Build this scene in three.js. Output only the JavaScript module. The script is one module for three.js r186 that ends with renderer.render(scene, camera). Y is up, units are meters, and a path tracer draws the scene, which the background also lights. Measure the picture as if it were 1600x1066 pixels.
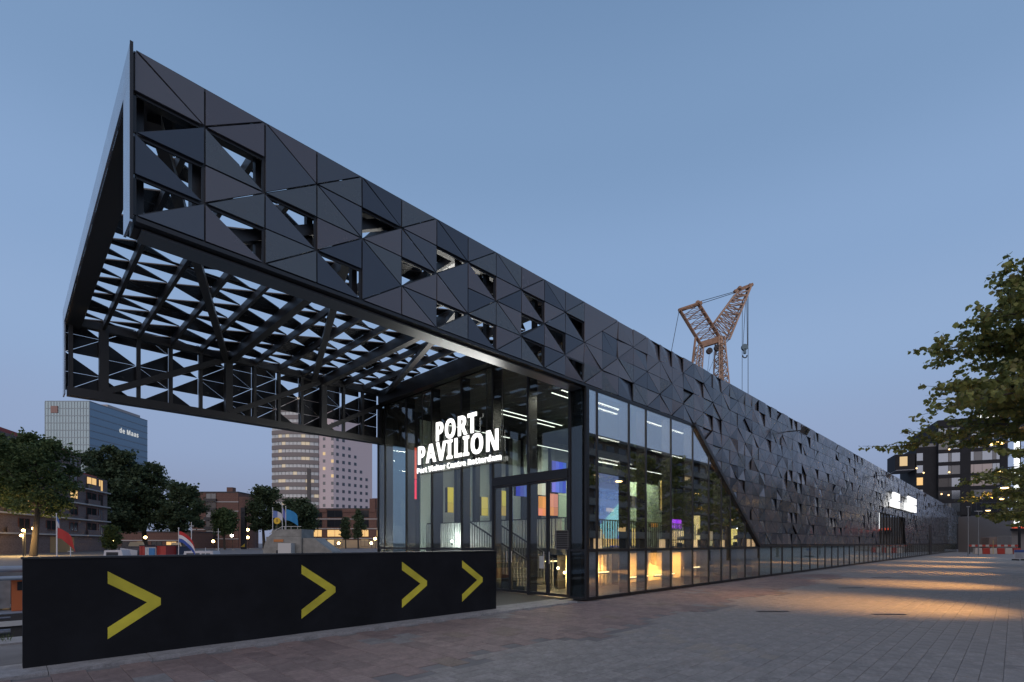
import * as THREE from 'three';
import { mergeGeometries } from 'three/addons/utils/BufferGeometryUtils.js';
import { FontLoader } from 'three/addons/loaders/FontLoader.js';
import { TextGeometry } from 'three/addons/geometries/TextGeometry.js';
import { RectAreaLightUniformsLib } from 'three/addons/lights/RectAreaLightUniformsLib.js';
import { ImprovedNoise } from 'three/addons/math/ImprovedNoise.js';
RectAreaLightUniformsLib.init();

// ---------- camera, sky, sun, exposure ----------
const scene = new THREE.Scene();
const TH = 0.783, SN = Math.sin(TH), CS = Math.cos(TH), F = 789, HZ = 849, EYE = new THREE.Vector3(-11.278, 1.6, 8.349), PHI = TH - Math.PI / 2;
const camera = new THREE.PerspectiveCamera(2 * Math.atan(HZ / F) * 180 / Math.PI, 1600 / (2 * HZ), 0.1, 5000);
camera.position.copy(EYE);
camera.rotation.y = PHI;
camera.setViewOffset(1600, 2 * HZ, 0, 0, 1600, 1066);
const renderer = new THREE.WebGLRenderer({ antialias: true });
renderer.setSize(1024, 682);
renderer.toneMapping = THREE.LinearToneMapping;
renderer.toneMappingExposure = 1.0;
renderer.shadowMap.enabled = true;
const lin = (c) => new THREE.Color().setRGB(c[0] / 255, c[1] / 255, c[2] / 255, THREE.SRGBColorSpace);
{
  const W = 256, H = 128, data = new Float32Array(W * H * 4), stops = [[-90, [112, 120, 140]], [0, [136, 146, 174]], [4, [141, 154, 184]], [10, [146, 165, 199]], [18, [145, 171, 208]], [27, [136, 165, 204]], [38, [123, 153, 191]], [50, [111, 141, 179]], [70, [99, 128, 165]], [90, [93, 121, 158]]].map(([e, c]) => [e, lin(c)]);
  for (let y = 0; y < H; y++) {
    const e = (y + 0.5) / H * 180 - 90;
    let k = 0;
    while (k < stops.length - 2 && stops[k + 1][0] < e) k++;
    const f = THREE.MathUtils.smoothstep(e, stops[k][0], stops[k + 1][0]), c = stops[k][1].clone().lerp(stops[k + 1][1], f);
    for (let x = 0; x < W; x++) data.set([c.r, c.g, c.b, 1], (y * W + x) * 4);
  }
  const sky = new THREE.DataTexture(data, W, H, THREE.RGBAFormat, THREE.FloatType);
  sky.mapping = THREE.EquirectangularReflectionMapping;
  sky.magFilter = THREE.LinearFilter;
  sky.needsUpdate = true;
  scene.background = sky;
  scene.environment = sky;
}
const sun = new THREE.DirectionalLight(0xffe4d0, 1.3);   // what is left of daylight: a wide soft glow low behind the camera's left shoulder
sun.position.set(-100, 76, 58);
sun.shadow.radius = 150;
sun.castShadow = true;
Object.assign(sun.shadow.camera, { left: -60, right: 60, top: 60, bottom: -60, far: 400 });
sun.shadow.mapSize.set(2048, 2048);
scene.add(sun, sun.target);

// ---------- helpers ----------
let seed = 7;
const rnd = () => { seed = (seed + 0x6d2b79f5) | 0; let t = Math.imul(seed ^ (seed >>> 15), 1 | seed); t = (t + Math.imul(t ^ (t >>> 7), 61 | t)) ^ t; return ((t ^ (t >>> 14)) >>> 0) / 4294967296; };
const rr = (a, b) => a + (b - a) * rnd();
const V = (x, y, z) => new THREE.Vector3(x, y, z);
const at = (px, py, D) => { const X = (px - 800) / F * D; return V(EYE.x + SN * X + CS * D, EYE.y + (HZ - py) / F * D, EYE.z + CS * X - SN * D); };
const uOf = (px) => { const t = (px - 800) / F; return (13.883 * t - 2.035) / (SN - CS * t); };
const zOf = (px) => { const t = (px - 800) / F; return -(2.035 - 13.883 * t) / (CS + SN * t); };
const taken = new Map();
function numbered(n) { const k = taken.get(n) ?? 0; taken.set(n, k + 1); return k ? n + '_' + String(k).padStart(3, '0') : n; }
function tag(o, label, category, group, kind) {
  if (label) o.userData.label = label;
  if (category) o.userData.category = category;
  if (group) o.userData.group = group;
  if (kind) o.userData.kind = kind;
  return o;
}
function thing(name, label, category, pos = [0, 0, 0], turn = 0, group) {
  const o = new THREE.Group();
  o.name = numbered(name);
  if (pos.isVector3) o.position.copy(pos); else o.position.set(...pos);
  o.rotation.y = turn;
  scene.add(o);
  return tag(o, label, category, group);
}
const standing = (name, label, category, px, D, a = 0, group, y = 0) => { const p = at(px, HZ, D); return thing(name, label, category, [p.x, y, p.z], PHI + a, group); };
function boxUV(g) {
  const p = g.attributes.position, n = g.attributes.normal, uv = new Float32Array(p.count * 2);
  for (let i = 0; i < p.count; i++) {
    const x = Math.abs(n.getX(i)), y = Math.abs(n.getY(i)), z = Math.abs(n.getZ(i));
    if (y >= x && y >= z) { uv[2 * i] = p.getX(i); uv[2 * i + 1] = p.getZ(i); }
    else if (x >= z) { uv[2 * i] = p.getZ(i); uv[2 * i + 1] = p.getY(i); }
    else { uv[2 * i] = p.getX(i); uv[2 * i + 1] = p.getY(i); }
  }
  g.setAttribute('uv', new THREE.BufferAttribute(uv, 2));
  return g;
}
function join(list) {
  list = Array.isArray(list) ? list : [list];
  const flat = list.map((g) => { const h = g.index ? g.toNonIndexed() : g; for (const k of Object.keys(h.attributes)) if (!['position', 'normal', 'uv'].includes(k)) h.deleteAttribute(k); if (!h.attributes.normal) h.computeVertexNormals(); if (!h.attributes.uv) boxUV(h); return h; });
  return boxUV(flat.length > 1 ? mergeGeometries(flat) : flat[0]);
}
function part(name, geos, mat, parent, label, kind) {
  const m = new THREE.Mesh(Array.isArray(geos) ? join(geos) : geos, mat);
  m.name = parent === scene ? numbered(name) : name;
  m.castShadow = m.receiveShadow = true;
  parent.add(m);
  if (label) m.userData.label = label;
  if (kind) m.userData.kind = kind;
  return m;
}
const box = (w, h, d, x = 0, y = 0, z = 0, rx = 0, ry = 0, rz = 0) => { const g = new THREE.BoxGeometry(w, h, d); if (rx) g.rotateX(rx); if (rz) g.rotateZ(rz); if (ry) g.rotateY(ry); return g.translate(x, y, z); };
const span = (x0, x1, y0, y1, z0, z1) => box(Math.abs(x1 - x0), Math.abs(y1 - y0), Math.abs(z1 - z0), (x0 + x1) / 2, (y0 + y1) / 2, (z0 + z1) / 2);
function bar(a, b, w, h = w) {
  const d = b.clone().sub(a), g = new THREE.BoxGeometry(w, h, d.length()), up = Math.abs(d.y) > 0.95 * d.length() ? V(1, 0, 0) : V(0, 1, 0);
  const m = new THREE.Matrix4().lookAt(b, a, up);
  m.setPosition(a.clone().add(b).multiplyScalar(0.5));
  return g.applyMatrix4(m);
}
function rod(a, b, r0, r1 = r0, n = 7) {
  const d = b.clone().sub(a), g = new THREE.CylinderGeometry(r1, r0, d.length(), n, 1);
  g.applyQuaternion(new THREE.Quaternion().setFromUnitVectors(V(0, 1, 0), d.clone().normalize()));
  const c = a.clone().add(b).multiplyScalar(0.5);
  return g.translate(c.x, c.y, c.z);
}
const ball = (r, x, y, z, n = 10) => new THREE.SphereGeometry(r, n, Math.max(6, n - 2)).translate(x, y, z);
function flat(points, depth, hole) {   // outline in x,y pushed out to +z
  const s = new THREE.Shape(points.map(([x, y]) => new THREE.Vector2(x, y)));
  for (const h of hole ?? []) s.holes.push(new THREE.Path(h.map(([x, y]) => new THREE.Vector2(x, y))));
  return new THREE.ExtrudeGeometry(s, { depth, bevelEnabled: false });
}
// computed textures
const noise = new ImprovedNoise();
function tex(size, repeat, fn, srgb) {
  const d = new Uint8Array(size * size * 4);
  for (let y = 0; y < size; y++) for (let x = 0; x < size; x++) { const c = fn(x / size, y / size, x, y); for (let k = 0; k < 3; k++) d[(y * size + x) * 4 + k] = Math.max(0, Math.min(255, (Array.isArray(c) ? c[k] : c) * 255)); d[(y * size + x) * 4 + 3] = 255; }
  const t = new THREE.DataTexture(d, size, size);
  t.wrapS = t.wrapT = THREE.RepeatWrapping;
  t.magFilter = THREE.LinearFilter;
  t.minFilter = THREE.LinearFilter;
  t.repeat.set(repeat, repeat);
  if (srgb) t.colorSpace = THREE.SRGBColorSpace;
  t.needsUpdate = true;
  return t;
}
// noise that closes on itself over the tile
const tileN = (x, y, f, z = 0) => { const a = noise.noise(x * f, y * f, z), b = noise.noise((x - 1) * f, y * f, z), c = noise.noise(x * f, (y - 1) * f, z), d = noise.noise((x - 1) * f, (y - 1) * f, z); return (a * (1 - x) + b * x) * (1 - y) + (c * (1 - x) + d * x) * y; };
const grain = tex(512, 1 / 1.3, (x, y) => 0.83 + 0.16 * tileN(x, y, 6, 1) + 0.14 * tileN(x, y, 25, 2) + 0.3 * (rnd() - 0.5), true);
const grainBump = tex(512, 1 / 0.7, (x, y) => 0.5 + 0.3 * tileN(x, y, 40, 3) + 0.35 * (rnd() - 0.5));
const stainTex = tex(256, 1 / 5, (x, y) => 0.88 + 0.18 * tileN(x, y, 5, 4) + 0.14 * tileN(x, y, 13, 5) + 0.08 * tileN(x, y, 40, 6), true);
const smear = tex(256, 1 / 2.3, (x, y) => 0.5 + 0.28 * tileN(x, y, 4, 7) + 0.2 * tileN(x, y, 15, 8) + 0.08 * (rnd() - 0.5));
const brickTex = tex(512, 1 / 2.08, (x, y, px, py) => {
  const row = Math.floor(y * 32), s = (x * 9 + (row % 2) * 0.5) % 1, t = (y * 32) % 1, j = s < 0.045 || t < 0.16;
  const id = Math.floor(x * 9 + (row % 2) * 0.5) % 9, h = Math.abs(Math.sin(id * 12.9898 + row * 78.233) * 43758.5453) % 1;
  return j ? [0.92, 0.9, 0.88] : [0.76 + 0.24 * h, 0.73 + 0.25 * h, 0.72 + 0.25 * h];
}, true);
const M = {};
const std = (r, g, b, o = {}) => { const m = new THREE.MeshStandardMaterial({ roughness: 0.7, metalness: 0, ...o }); m.color.setRGB(r, g, b); return m; };
const glow = (r, g, b, k, base = 0.5) => { const m = std(r * base, g * base, b * base, { roughness: 0.5 }); m.emissive.setRGB(r, g, b); m.emissiveIntensity = k; return m; };
M.panel = [[0.082, 0.096, 0.12], [0.11, 0.108, 0.126], [0.05, 0.062, 0.086], [0.096, 0.114, 0.13], [0.126, 0.126, 0.142]].map((c, i) => std(...c, { roughness: 0.3, roughnessMap: smear }));
M.panel.forEach((m, i) => { m.roughness = [0.34, 0.46, 0.38, 0.52, 0.3][i]; });
M.black = std(0.022, 0.023, 0.026, { roughness: 0.42, roughnessMap: smear });
M.steel = std(0.02, 0.021, 0.024, { roughness: 0.45 });
M.mullion = std(0.012, 0.0125, 0.014, { roughness: 0.4 });
M.fascia = std(0.5, 0.52, 0.55, { metalness: 0.9, roughness: 0.5, roughnessMap: smear });
M.backing = std(0.012, 0.012, 0.014, { roughness: 0.8 });
M.glass = new THREE.MeshPhysicalMaterial({ transmission: 1, thickness: 0, roughness: 0.0, ior: 1.6 });
M.sideGlass = new THREE.MeshPhysicalMaterial({ transmission: 1, thickness: 0, roughness: 0.0, ior: 4.2 });
M.sideGlass.color.setRGB(0.85, 0.9, 0.9);
M.glass.color.setRGB(0.74, 0.8, 0.8);
M.wallBlack = new THREE.MeshPhysicalMaterial({ roughness: 0.8, specularIntensity: 0.35, map: stainTex, bumpMap: grainBump, bumpScale: 0.0006 });
M.wallBlack.color.setRGB(0.0125, 0.0138, 0.0175);
M.yellow = std(0.7, 0.62, 0.05, { roughness: 0.7, map: stainTex });
M.concrete = std(0.36, 0.36, 0.37, { roughness: 0.9, map: grain, bumpMap: grainBump, bumpScale: 0.002 });
M.whitePaint = std(0.6, 0.6, 0.6);
M.text = glow(1, 0.99, 0.96, 1.5);
// ---------- ground, harbour, pavement ----------
M.water = std(0.015, 0.022, 0.026, { roughness: 0.12, bumpMap: tex(256, 1 / 6, (x, y) => 0.5 + 0.3 * tileN(x, y, 12, 11) + 0.2 * tileN(x, y, 30, 12)), bumpScale: 0.05 });
tag(part('water', new THREE.PlaneGeometry(900, 900).rotateX(-Math.PI / 2).translate(0, -1.7, 0), M.water, scene), 'dark harbour water behind the pavilion', null, null, 'structure');
boxUV(scene.getObjectByName('water').geometry);
{
  const shape = new THREE.Shape([[-2500, -2500], [2500, -2500], [2500, 2500], [-2500, 2500]].map((p) => new THREE.Vector2(...p)));
  shape.holes.push(new THREE.Path([[-110, 3.4], [-0.7, 3.4], [-0.7, 11.6], [150, 11.6], [150, 42], [-110, 42]].map((p) => new THREE.Vector2(...p))));   // y of the outline is -z
  const g = new THREE.ExtrudeGeometry(shape, { depth: 3, bevelEnabled: false }).rotateX(-Math.PI / 2).translate(0, -3.008, 0);
  tag(part('ground', [g], std(0.18, 0.178, 0.185, { roughness: 0.95, map: stainTex, bumpMap: grainBump, bumpScale: 0.003 }), scene), 'paved quay and street ground round the harbour', null, null, 'structure');
}
// pavers: a reddish strip of large slabs along the wall and the glass, small grey ones beyond
function paverGeo(l, w, seedTilt) {
  const h = 0.05, b = 0.004, s = (x, z, y) => [x, y, z], a = l / 2, c = w / 2;
  const lo = [s(-a, -c, -h), s(a, -c, -h), s(a, c, -h), s(-a, c, -h)], mid = [s(-a, -c, -b), s(a, -c, -b), s(a, c, -b), s(-a, c, -b)], top = [s(-a + b, -c + b, 0), s(a - b, -c + b, 0), s(a - b, c - b, 0), s(-a + b, c - b, 0)];
  const pos = [], q = (A, B, C, D) => pos.push(...A, ...B, ...C, ...A, ...C, ...D);
  q(top[3], top[2], top[1], top[0]);
  for (let i = 0; i < 4; i++) { const j = (i + 1) % 4; q(mid[i], top[i], top[j], mid[j]); q(lo[i], mid[i], mid[j], lo[j]); }
  const g = new THREE.BufferGeometry().setAttribute('position', new THREE.Float32BufferAttribute(pos, 3));
  g.computeVertexNormals();
  boxUV(g);
  const uv = g.attributes.uv;
  for (let i = 0; i < uv.count; i++) uv.setXY(i, uv.getX(i) + seedTilt * 0.37, uv.getY(i) + seedTilt * 0.71);
  return g;
}
const toneMats = (tones) => tones.map((c) => std(...c, { roughness: 0.82, map: grain, bumpMap: grainBump, bumpScale: 0.0022 }));
const redMats = toneMats([[0.255, 0.195, 0.188], [0.285, 0.215, 0.205], [0.225, 0.172, 0.168], [0.3, 0.235, 0.222], [0.255, 0.2, 0.17], [0.26, 0.255, 0.262]]);
const greyMats = toneMats([[0.305, 0.295, 0.288], [0.282, 0.273, 0.268], [0.322, 0.311, 0.304], [0.31, 0.292, 0.282], [0.27, 0.264, 0.264], [0.32, 0.297, 0.268]]);
const red = thing('red_pavement', 'reddish slab pavement strip along the black wall and the glass front', null); red.userData.kind = 'structure';
const grey = thing('grey_pavement', 'grey block pavement of the street in front of the pavilion', null); grey.userData.kind = 'structure';
{
  const spots = { red: [], grey: [] }, RL = 0.5, RW = 0.335, GL = 0.32, GW = 0.205;
  const seen = (x, z) => { const dx = x - EYE.x, dz = z - EYE.z, D = CS * dx - SN * dz, X = SN * dx + CS * dz, px = 800 + F * X / D, py = HZ + F * 1.6 / D; return D > 0.5 && px > -80 && px < 1680 && py < 1110 ? D : 0; };
  const edge = (x) => 3.05 + 0.22 * Math.sin(x * 1.3) + 0.18 * noise.noise(x * 0.9, 3, 1) - Math.max(0, x) * 0.035;
  const ends = new Map();
  for (let i = -60; i < 120; i++) for (let k = 0; k < 12; k++) {
    const x = i * RW, z = 0.17 + RL * (k + 0.5 + (i % 2 ? 0.5 : 0)) - 0.25, D = seen(x, z);
    if (D && D < 26 && z > 0.15 && z < edge(Math.round(x / 0.4) * 0.4) - 0.1) { spots.red.push([x, z, D]); ends.set(i, Math.max(ends.get(i) ?? 0, z + RL / 2)); }
  }
  for (let k = 0; k < 150; k++) for (let i = -50; i < 140; i++) {
    const z = 1.9 + GW * (k + 0.5), x = GL * (i + (k % 2 ? 0.5 : 0)), D = seen(x, z);
    let end = 0;
    for (let q = Math.ceil((x - GL / 2 - RW / 2 + 0.01) / RW); q * RW < x + GL / 2 + RW / 2 - 0.01; q++) end = Math.max(end, ends.get(q) ?? 0);
    if (D && D < 24 && z - GW / 2 > end - 0.005) spots.grey.push([x, z, D]);
  }
  for (const [list, mats, l, w, owner] of [[spots.red, redMats, RL, RW, red], [spots.grey, greyMats, GL, GW, grey]]) {
    const geos = [0, 1, 2, 3, 4, 5, 6, 7].map((k) => paverGeo(owner === red ? w - 0.005 : l - 0.005, owner === red ? l - 0.005 : w - 0.005, k + 1));
    list.sort((a, b) => a[2] - b[2]);
    const rest = [];
    list.forEach(([x, z], n) => {
      const r = Math.min(0.999, Math.max(0, 0.62 * rnd() + 0.19 + 0.75 * noise.noise(x * 0.45, z * 0.6, 4.2))), mi = r < 0.3 ? 0 : r < 0.55 ? 1 : r < 0.72 ? 2 : r < 0.86 ? 3 : r < 0.94 ? 4 : 5, y = rr(-0.002, 0.002), e = new THREE.Euler(rr(-0.004, 0.004), 0, rr(-0.004, 0.004));
      if (n < 298) { const p = part('paver', geos[Math.floor(rnd() * 8)], mats[mi], owner); p.position.set(x, y, z); p.rotation.copy(e); }
      else rest.push([x, y, z, e, mi, Math.floor(rnd() * 8)]);
    });
    mats.forEach((m, mi) => {
      const mine = rest.filter((q) => q[4] === mi);
      if (!mine.length) return;
      const im = new THREE.InstancedMesh(geos[mi], m, mine.length), mt = new THREE.Matrix4(), qq = new THREE.Quaternion();
      mine.forEach((q, n) => im.setMatrixAt(n, mt.compose(V(q[0], q[1], q[2]), qq.setFromEuler(q[3]), V(1, 1, 1))));
      im.name = 'paver_field'; im.userData.kind = 'stuff'; im.receiveShadow = im.castShadow = true;
      owner.add(im);
    });
  }
  // far pavement: the blocks are too small to tell apart
  const far = std(0.298, 0.289, 0.282, { roughness: 0.85, map: stainTex, bumpMap: grainBump, bumpScale: 0.003 });
  tag(part('street', [span(22, 190, -0.06, -0.002, 0.3, 45), span(10, 22, -0.06, -0.004, 0.3, 45)], far, scene), 'far grey paved street running along the pavilion', null, null, 'structure');
  // pale concrete kerb under the black wall and the threshold
  const kerb = thing('kerb', 'pale concrete kerb strip at the foot of the black wall', null); kerb.userData.kind = 'structure';
  for (let i = 0; i < 12; i++) part('kerb_stone', [span(-13 + i * 1.05, -13 + i * 1.05 + 1.043, -0.1, 0.035 + rr(-0.002, 0.002), -0.8, 0.02 + rr(-0.003, 0.003))], M.concrete, kerb);
  tag(part('quay_edge', [span(-60, -10.99, -0.4, 0.02, -3.6, -2.9), span(-60, -13.05, -0.1, 0.0, -2.89, 0.0)], M.concrete, scene), 'pale concrete quay edge left of the black wall', null, null, 'structure');
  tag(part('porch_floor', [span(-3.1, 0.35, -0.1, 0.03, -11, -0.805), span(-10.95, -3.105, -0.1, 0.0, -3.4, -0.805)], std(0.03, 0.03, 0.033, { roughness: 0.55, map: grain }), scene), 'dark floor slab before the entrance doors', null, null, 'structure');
}
for (const [px, py, w, a] of [[1208, 956, 0.7, 0], [1390, 960.5, 0.7, 0], [1330, 919, 0.9, 0.1], [1300, 905, 0.9, 0.1], [1377, 903, 0.8, 0]]) {
  const D = F * 1.6 / (py - HZ), p = at(px, py, D), o = thing('drain_cover', { 1208: 'dark slotted drain cover in the paving before the slanting end of the glass', 1390: 'dark slotted drain cover in the middle of the nearest warm light pool', 1330: 'dark slotted drain cover between the first and second warm light pools', 1300: 'dark slotted drain cover near the low windows, left of the second light pool', 1377: 'dark slotted drain cover just above the second warm light pool' }[px], 'drain cover', [p.x, 0.004, p.z], PHI + a);
  part('grate', Array.from({ length: 5 }, (_, i) => span(-w / 2, w / 2, -0.02, 0.006, -0.05 + i * 0.022, -0.04 + i * 0.022)), M.mullion, o);
  part('frame', [span(-w / 2 - 0.02, w / 2 + 0.02, -0.02, 0.003, -0.065, 0.065)], M.steel, o);
}
// black wall with chevrons
{
  const w = thing('arrow_wall', 'long black wall with four yellow arrow chevrons beside the entrance', 'wall', [-7.06, 0, -0.42]);
  part('wall_slab', [span(-4.06, 4.06, 0.03, 1.4, -0.26, 0)], M.wallBlack, w);
  part('coping', [span(-4.075, 4.075, 1.4, 1.425, -0.28, 0.012)], M.steel, w);
  const at2 = (px, py) => { const t = (px - 800) / F, dx = SN * t + CS, dz = CS * t - SN, D = (-0.42 - EYE.z) / dz; return [EYE.x + dx * D + 7.06, 1.6 + (HZ - py) / F * D]; };
  for (const [xl, xr, y0, y1, y2, y3, ym] of [[168, 251, 893, 912, 981, 999, 940], [471, 524, 883, 897, 953, 967, 921.5], [628, 667, 878, 891, 937, 950, 911.5], [722, 754, 876, 887, 929, 940.5, 906]]) {
    const A = at2(xl, y0), B = at2(xl, y1), Cc = at2(xl, y2), D = at2(xl, y3), R = at2(xr, ym), k = (R[0] - A[0]) * 0.27, n = 0.05;
    const g = flat([A, [R[0], R[1] + n], [R[0], R[1] - n], D, Cc, [R[0] - k, R[1]], B].reverse(), 0.003).translate(0, 0, 0.0);
    part('chevron', [g], M.yellow, w);
  }
}
// ---------- the pavilion ----------
const PM = 0.8325, PR = 0.557, PT = 8.22, X0 = -12.08 * PM, XE = X0 + 164 * PM, WD = 11.0, B4 = PT - 4 * PR, B12 = PT - 12 * PR, XD = X0 + 20 * PM, XD2 = X0 + 28 * PM;
const pav = thing('pavilion', 'long black triangle-panelled pavilion with a cantilevered open roof over the glass entrance', 'building');
const gx = (c) => X0 + c * PM, gy = (r) => PT - r * PR;
// a thin panel: outline of 3 or 4 corners [a, b, depth out of the plane]; put(a, b, out) turns them into the world
function panelGeo(corners, put, thick = 0.03, gap = 0.008) {
  let area = 0;
  corners.forEach((p, i) => { const q = corners[(i + 1) % corners.length]; area += p[0] * q[1] - q[0] * p[1]; });
  if (area < 0) corners = corners.slice().reverse();
  const n = corners.length, inset = corners.map((p, i) => {
    const a = corners[(i + n - 1) % n], b = corners[(i + 1) % n];
    const e1 = [p[0] - a[0], p[1] - a[1]], e2 = [b[0] - p[0], b[1] - p[1]], l1 = Math.hypot(...e1), l2 = Math.hypot(...e2);
    const n1 = [-e1[1] / l1, e1[0] / l1], n2 = [-e2[1] / l2, e2[0] / l2], k = 1 + n1[0] * n2[0] + n1[1] * n2[1];
    return [p[0] + (n1[0] + n2[0]) / k * gap, p[1] + (n1[1] + n2[1]) / k * gap, p[2]];
  });
  const pos = [], tri = (A, B, C) => pos.push(...A, ...B, ...C), ft = inset.map((p) => put(p[0], p[1], p[2])), bk = inset.map((p) => put(p[0], p[1], p[2] - thick));
  for (let i = 1; i < n - 1; i++) { tri(ft[0], ft[i], ft[i + 1]); tri(bk[0], bk[i + 1], bk[i]); }
  for (let i = 0; i < n; i++) { const j = (i + 1) % n; tri(ft[i], bk[i], bk[j]); tri(ft[i], bk[j], ft[j]); }
  const g = new THREE.BufferGeometry().setAttribute('position', new THREE.Float32BufferAttribute(pos, 3));
  g.computeVertexNormals();
  return boxUV(g);
}
const onFront = (a, b, o) => [a, b, o], onBack = (a, b, o) => [a, b, -WD - o], onRoof = (a, b, o) => [a, PT - 0.12 + o, b];
// triangles of cell (c, r): 'a' keeps the left corners' side, 'b' the right
const cellTri = (c, r, s) => {
  const TL = [c, r], TR = [c + 1, r], BL = [c, r + 1], BR = [c + 1, r + 1];
  return (c + r) % 2 === 0 ? (s === 'a' ? [TL, BL, BR] : [TL, BR, TR]) : (s === 'a' ? [TL, BL, TR] : [TR, BL, BR]);
};
const open = new Set(['0,1a', '0,2b', '0,3a', '1,1b', '1,3b', '2,2b', '3,3b', '4,1a', '5,2a', '6,1a', '6,3a', '7,1b', '7,3b', '9,1b', '9,2a', '9,3b', '10,2b', '11,1b', '11,3b']);
const joined = { '2,0a': [[2, 0], [2, 2], [3, 1]], '4,2a': [[4, 2], [4, 4], [5, 3]], '6,1b': [[6, 2], [7, 3], [7, 1]], '12,0a': [[12, 0], [12, 2], [14, 0]] };
const skip = new Set(['2,1a', '4,3a', '6,2b', '12,0b', '13,0a', '12,1a']);
const singles = [];
let facadeLeft = 232;
const late = [[], [], [], [], []];
function addPanel(tri, depths, mi, put) {
  const g = panelGeo(tri.map(([c, r], i) => [gx(c), gy(r), depths[i]]), put, 0.03, tri[0][0] < 12 ? 0.012 : 0.008);
  if (facadeLeft-- > 0) part('facade_panel', g, M.panel[mi], pav); else late[mi].push(g);
}
const inDoor2 = (c, r) => gx(c + 0.5) > 42.2 && gx(c + 0.5) < 57.5 && gy(r + 0.5) < 4.35;
for (let c = 0; c < 164; c++) for (let r = 0; r < 12; r++) {
  if (c < 20 && r > 3) continue;
  const whole = c > 12 && !(r > 3 && c < 30) && !(c === 13 && r < 2) && !inDoor2(c, r) && rnd() < (c < 40 ? 0.13 : 0.07);
  if (whole) {   // one square panel, its upper street-end corner sunk
    addPanel([[c, r], [c, r + 1], [c + 1, r + 1], [c + 1, r]], [-0.002, 0, -0.04, -0.1], Math.floor(rnd() * 5), onFront);
    continue;
  }
  for (const s of ['a', 'b']) {
    const key = c + ',' + r + s;
    if (c < 12 && open.has(key)) continue;
    if (skip.has(key)) continue;
    if (r > 3 && c < 28 && (c - 20 < r - 4 || (c - 20 === r - 4 && s === 'a'))) continue;
    if (inDoor2(c, r)) continue;
    const tri = joined[key] ?? cellTri(c, r, s), mi = Math.floor(rnd() * 5);
    let d = tri.map(() => 0);
    if (c >= 11 && !joined[key]) {
      const q = rnd() * (1 + Math.min(1.6, Math.max(0, c - 16) / 22));
      if (q < 0.05) d = tri.map(() => -0.09);
      else if (q < 0.3) d[Math.floor(rnd() * 3)] = -rr(0.02, 0.05);
      else if (q < 0.44) { const k = Math.floor(rnd() * 3); d[k] = d[(k + 1) % 3] = -rr(0.018, 0.045); }
    } else if (c < 11) d = tri.map(() => rr(-0.006, 0.006));
    addPanel(tri, d, mi, onFront);
  }
}
{ // rails behind the joints of the open part
  const rails = [];
  for (let r = 0; r <= 4; r++) rails.push(span(X0 + 0.03, 0.02, gy(r) - 0.03, gy(r) + 0.03, -0.075, -0.045));
  for (let c = 0; c <= 12; c++) for (let r = 0; r < 4; r++) { rails.push(span(gx(c) - 0.03, gx(c) + 0.03, gy(r + 1) + 0.031, gy(r) - 0.031, -0.075, -0.045)); if (c < 12) { const up = (c + r) % 2; rails.push(bar(V(gx(c) + 0.05, gy(r + up) + (up ? 0.04 : -0.04), -0.06), V(gx(c + 1) - 0.05, gy(r + 1 - up) + (up ? -0.04 : 0.04), -0.06), 0.025, 0.025)); } }
  part('panel_rail', rails, M.steel, pav);
}
// far side of the open roof, seen from within
let s2 = 0;
for (let c = 0; c < 12; c++) for (let r = 0; r < 4; r++) {
  const hole = rnd() < 0.52 ? ((c + r) % 2 ? 'a' : 'b') : '';
  for (const s of ['a', 'b']) if (s !== hole) part('side_panel', panelGeo(cellTri(c, r, s).map(([a, b]) => [gx(a), gy(b), rr(-0.004, 0.004)]), onBack), M.black, pav);
}
// perforated roof over the entrance
for (let c = 0; c < 12; c++) for (let r = 0; r < 20; r++) {
  const q = rnd(), usual = (c + r) % 2 ? 'a' : 'b', hole = q < 0.72 ? usual : q < 0.77 ? (usual === 'a' ? 'b' : 'a') : '', rw = WD / 20;
  for (const s of ['a', 'b']) if (s !== hole) part('roof_panel', panelGeo(cellTri(c, r, s).map(([a, b]) => [gx(a), -b * rw, 0]), onRoof, 0.025, 0.012), M.black, pav);
}
late.forEach((l, i) => l.length && part('facade_panel_field', [mergeGeometries(l)], M.panel[i], pav, null, 'stuff'));
// parapet caps, lower edge trims
part('parapet_cap', [span(X0, XE, PT - 0.03, PT - 0.006, -0.3, -0.034)], M.steel, pav);
part('edge_trim', [span(X0 + 0.02, XD + 0.02, B4 - 0.07, B4 - 0.012, -0.12, -0.004)], M.steel, pav);
{ // slanting trim along the glass
  const a = V(XD, B4 - 0.02, -0.03), b = V(XD2 + 0.03, B12 - 0.02, -0.03);
  part('slanting_trim', [bar(a, b, 0.2, 0.16)], M.steel, pav);
  part('base_trim', [span(XD2, XE, B12 - 0.06, B12 - 0.012, -0.16, -0.006)], M.steel, pav);
}
// solid wall behind the panels
part('backing_wall', [flat([[0.3, B4], [XD, B4], [XD2, B12], [XE, B12], [XE, PT - 0.02], [0.3, PT - 0.02]], 0.06, [[[42.2, B12 + 0.02], [57.4, B12 + 0.02], [57.4, 4.3], [42.2, 4.3]]]).translate(0, 0, -0.24)], M.backing, pav);
part('roof_slab', [span(0.05, XE, PT - 0.35, PT - 0.1, -WD + 0.02, -0.26)], M.backing, pav);
part('rear_wall', [span(1.82, XE, 0.0, PT - 0.36, -WD, -WD + 0.2)], M.backing, pav);
part('end_wall', [span(XE - 0.2, XE, 0.0, PT - 0.36, -WD + 0.22, -0.26)], M.backing, pav);
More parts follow.
